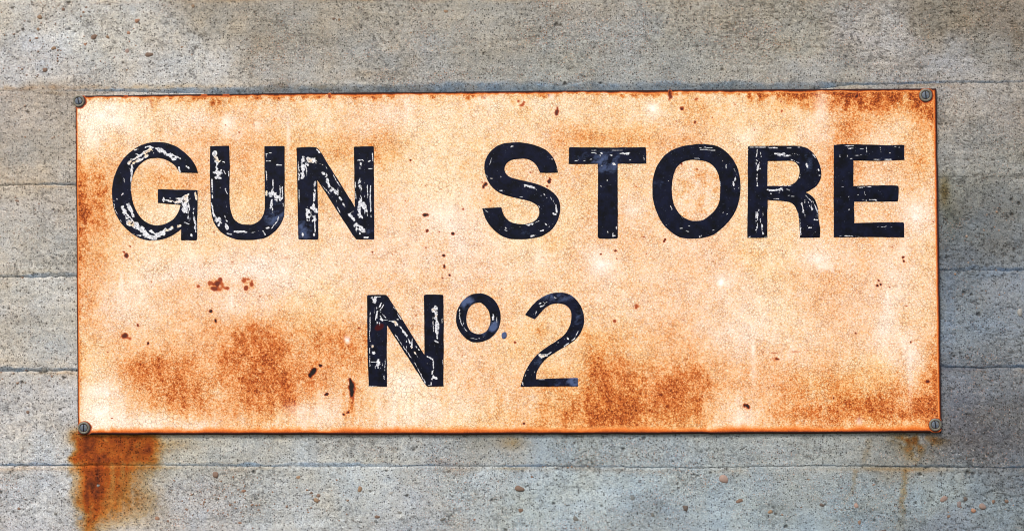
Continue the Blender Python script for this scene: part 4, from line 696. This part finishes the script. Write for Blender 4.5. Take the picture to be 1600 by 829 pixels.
for key, ((ox, oy, Z), outl) in LET.items():
    polys = []
    for o_ in outl:
        p = curve(o_) / Z + np.array([ox, oy])
        # resample and let the brush edge wander a little
        q_ = []
        for a, b in zip(p, np.roll(p, -1, 0)):
            m = max(1, int(round(np.hypot(*(b - a)) / 1.6)))
            for t in range(m): q_.append(a + (b - a) * t / m)
        q_ = np.array(q_); q_[:, 0] += fbm(q_[:, 0], q_[:, 1], 9, 2, 901) * .35; q_[:, 1] += fbm(q_[:, 0], q_[:, 1], 9, 2, 911) * .35
        polys.append(q_)
    allp = np.concatenate(polys); lo = allp.min(0); hi = allp.max(0); st = 1.25
    gx, gy = np.meshgrid(np.arange(lo[0], hi[0], st), np.arange(lo[1], hi[1], st)); gx = gx + (np.arange(len(gx)) % 2)[:, None] * st / 2
    gx, gy = gx.ravel(), gy.ravel(); ins = inside(gx, gy, polys); gx, gy = gx[ins], gy[ins]
    dmin = np.full(len(gx), 9.0)
    for a in allp: dmin = np.minimum(dmin, np.hypot(gx - a[0], gy - a[1]))
    gx, gy = gx[dmin > .7], gy[dmin > .7]
    edges = []; n0 = 0
    for q_ in polys: edges += [(n0 + i, n0 + (i + 1) % len(q_)) for i in range(len(q_))]; n0 += len(q_)
    pts = [Vector((float(a), float(b))) for a, b in allp] + [Vector((float(a), float(b))) for a, b in zip(gx, gy)]
    vo, eo, fo, *_ = delaunay_2d_cdt(pts, edges, [], 0, 1e-4)
    X = np.array([q__[:] for q__ in vo]); F = np.array(fo)
    cen = X[F].mean(1); F = F[inside(cen[:, 0], cen[:, 1], polys)]
    # orient towards the camera
    a, b, c_ = X[F[:, 0]], X[F[:, 1]], X[F[:, 2]]; cr_ = (b[:, 0] - a[:, 0]) * (c_[:, 1] - a[:, 1]) - (b[:, 1] - a[:, 1]) * (c_[:, 0] - a[:, 0])
    F[cr_ > 0] = F[cr_ > 0][:, ::-1]
    # side walls from boundary edges
    E = np.concatenate([F[:, [0, 1]], F[:, [1, 2]], F[:, [2, 0]]]); es = set(map(tuple, E.tolist()))
    bd = np.array([e for e in es if (e[1], e[0]) not in es]); nX = len(X)
    Vt = place(X[:, 0], X[:, 1], LF); Vb = Vt.copy(); Vb[:, 1] = -(FRONT - 0.0006)
    S1 = np.stack([bd[:, 1], bd[:, 0], bd[:, 0] + nX], -1); S2 = np.stack([bd[:, 1], bd[:, 0] + nX, bd[:, 1] + nX], -1)
    zx = (X[:, 0] - ox) * Z; zy = (X[:, 1] - oy) * Z; wear = np.zeros(nX); cream = np.zeros(nX)
    k2 = Z / Z1
    n1 = fbm(X[:, 0], X[:, 1], 3.2, 2, 920); n2 = fbm(X[:, 0], X[:, 1], 8, 2, 930)
    wxn = fbm(X[:, 0], X[:, 1], 6, 3, 935, .6) * 15; wyn = fbm(X[:, 0] + 40, X[:, 1], 6, 3, 936, .6) * 15
    for (x, y, rx, ry, vert) in SCUFF.get(key, []):            # dry, streaky scuffing
        st_ = fbm(X[:, 0] * (1 if vert else .22), X[:, 1] * (.22 if vert else 1), 2.1, 2, 960) + .5 * fbm(X[:, 0], X[:, 1], 4, 2, 961)
        wear = np.maximum(wear, np.clip(blob(zx, zy, x, y, rx, ry, 1.6) * 1.1, 0, 1) * sst(.22, .65, st_) * .8)
    for t in WEAR[key]:
        x0, y0, x1, y1, wd = t[:5]; bw = 1.0 if wd > 10 * k2 else .25
        d = segd(zx + wxn * bw, zy + wyn * bw, x0, y0, x1, y1)
        L = math.hypot(x1 - x0, y1 - y0) + 1e-6; ux, uy = (x1 - x0) / L, (y1 - y0) / L
        al = (zx * ux + zy * uy) / Z; ac = (-zx * uy + zy * ux) / Z
        str_ = fbm(al / 3.5, ac, 2.2, 2, 940)                      # streaky along the stroke
        q5 = .8 if key in 'STORE2' else 1.0
        hw = max(wd * (.66 if wd > 8 * k2 else .5) * q5, 2.6 * k2)
        m = np.clip(1.75 - 1.1 * d / hw, 0, 1.15) * (.92 + (str_ * 1.5 + n1 * 1.1 - .05) * (1 if wd > 6 * k2 else .6) + (.16 if wd > 14 * k2 else 0))
        m = np.clip(m, 0, 1) * min(1, .48 * q5 + wd / (13 * k2))
        wear = np.maximum(wear, m)
        if len(t) > 5: cream = np.maximum(cream, sst(1.3, .3, d / hw) * sst(-.5, .3, n2))
    sm = .0 + .16 * np.clip(fbm(X[:, 0], X[:, 1], 45, 3, 955) + .1, 0, 1); mot = fbm(X[:, 0] + X[:, 1] * .5, X[:, 1], 9, 4, 950, .65)
    for (x, y, rx, ry, s_) in SMEAR[key]: sm = np.maximum(sm, s_ * blob(zx, zy, x, y, rx * 1.3, ry * 1.3) * np.clip(1 + 1.6 * mot, .1, 1.8))
    red = np.zeros(nX)
    if key == 'n': red = sst(1.1, .8, np.hypot((zx - 165) / 36, (zy - 318 + (zx - 165) * .3) / 26))
    if key == '.': wear *= 0
    two = lambda a_: np.concatenate([a_, a_ * 0])
    o = mesh_np(INFO[key][0], np.concatenate([Vt, Vb]), np.concatenate([F, S1, S2]), M_LET, sign, sign_base, smooth=False,
                attrs={'wear': two(wear), 'cream': two(cream), 'smear': two(sm), 'redspot': two(red)})
    o['label'] = INFO[key][1]

# ------------------------------------------------------------------ SCREWS
def lathe(prof, seg=40):
    prof = np.array(prof); a = np.arange(seg) / seg * 2 * math.pi
    V = np.stack([np.stack([p[0] * np.cos(a), np.full(seg, -p[1]), p[0] * np.sin(a)], -1) for p in prof]).reshape(-1, 3)
    F = []
    for i in range(len(prof) - 1):
        for j in range(seg):
            k_ = (j + 1) % seg; F.append((i * seg + j, (i + 1) * seg + j, (i + 1) * seg + k_, i * seg + k_))
    return V, np.array(F)
def screw(x, y, r, ang, head_c):
    b = place(x, y, FRONT)
    s_ = empty('screw', Vector(b) - Vector(sign_base), sign); s_.rotation_euler = (R(1.5), R(ang), 0)
    k_ = r / 1000
    V, F = lathe([(k_, 0), (k_, .0009), (k_ * .95, .0014), (k_ * .80, .0017), (k_ * .70, .0016), (k_ * .66, .0011), (k_ * .64, .0004)])
    V += (fbm(V[:, 0] * 1e3, V[:, 2] * 1e3, 3, 2, int(x)) * .00018)[:, None]
    mesh_np('washer', V, F[:, ::-1], M_WASH, s_)
    # domed, slotted head as a height field on a disc
    n_ = 40; rr = k_ * .60; g1 = np.linspace(-1, 1, n_); X, Zz = np.meshgrid(g1, g1); 
    # square-to-disc map keeps the rim round
    Xd = X * np.sqrt(1 - Zz ** 2 / 2); Zd = Zz * np.sqrt(1 - X ** 2 / 2); rad = np.hypot(Xd, Zd)
    h = .0011 + .0011 * np.sqrt(np.clip(1 - (rad * .92) ** 2, 0, 1)) - .0009 * sst(.93, 1.0, rad)
    slot = sst(.19, .12, np.abs(Xd)); h = h - slot * .0014
    P = np.stack([Xd * rr, -h, Zd * rr], -1).reshape(-1, 3)
    o = mesh_np('screw_head', P, gridF(n_, n_)[:, ::-1], head_c, s_, attrs={'slot': slot})
    return s_
def head_mat():
    n = NT('weathered_blue_grey_steel'); g = n.noise(500, 4, .7); sl_ = n.attr('slot')
    c = n.mix(n.mapr(g, .35, .65, 0, 1), L4(66, 78, 92), L4(108, 116, 126))
    c = n.mix(n.mapr(n.noise(240, 2), .55, .66, 0, .5), c, L4(112, 104, 78))
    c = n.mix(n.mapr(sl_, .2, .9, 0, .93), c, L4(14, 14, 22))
    n.set(n.b.inputs['Base Color'], c); n.b.inputs['Roughness'].default_value = .5; n.b.inputs['Metallic'].default_value = .2
    n.set(n.b.inputs['Normal'], n.bump(g, .5, .0004)); return n.m
M_HEAD = head_mat()
for (x, y, r, a) in [(126, 159, 9.4, -12), (1444, 150, 10.0, -6), (134, 667, 9.6, 2), (1459, 662, 9.8, -8)]: screw(x, y, r, a, M_HEAD)
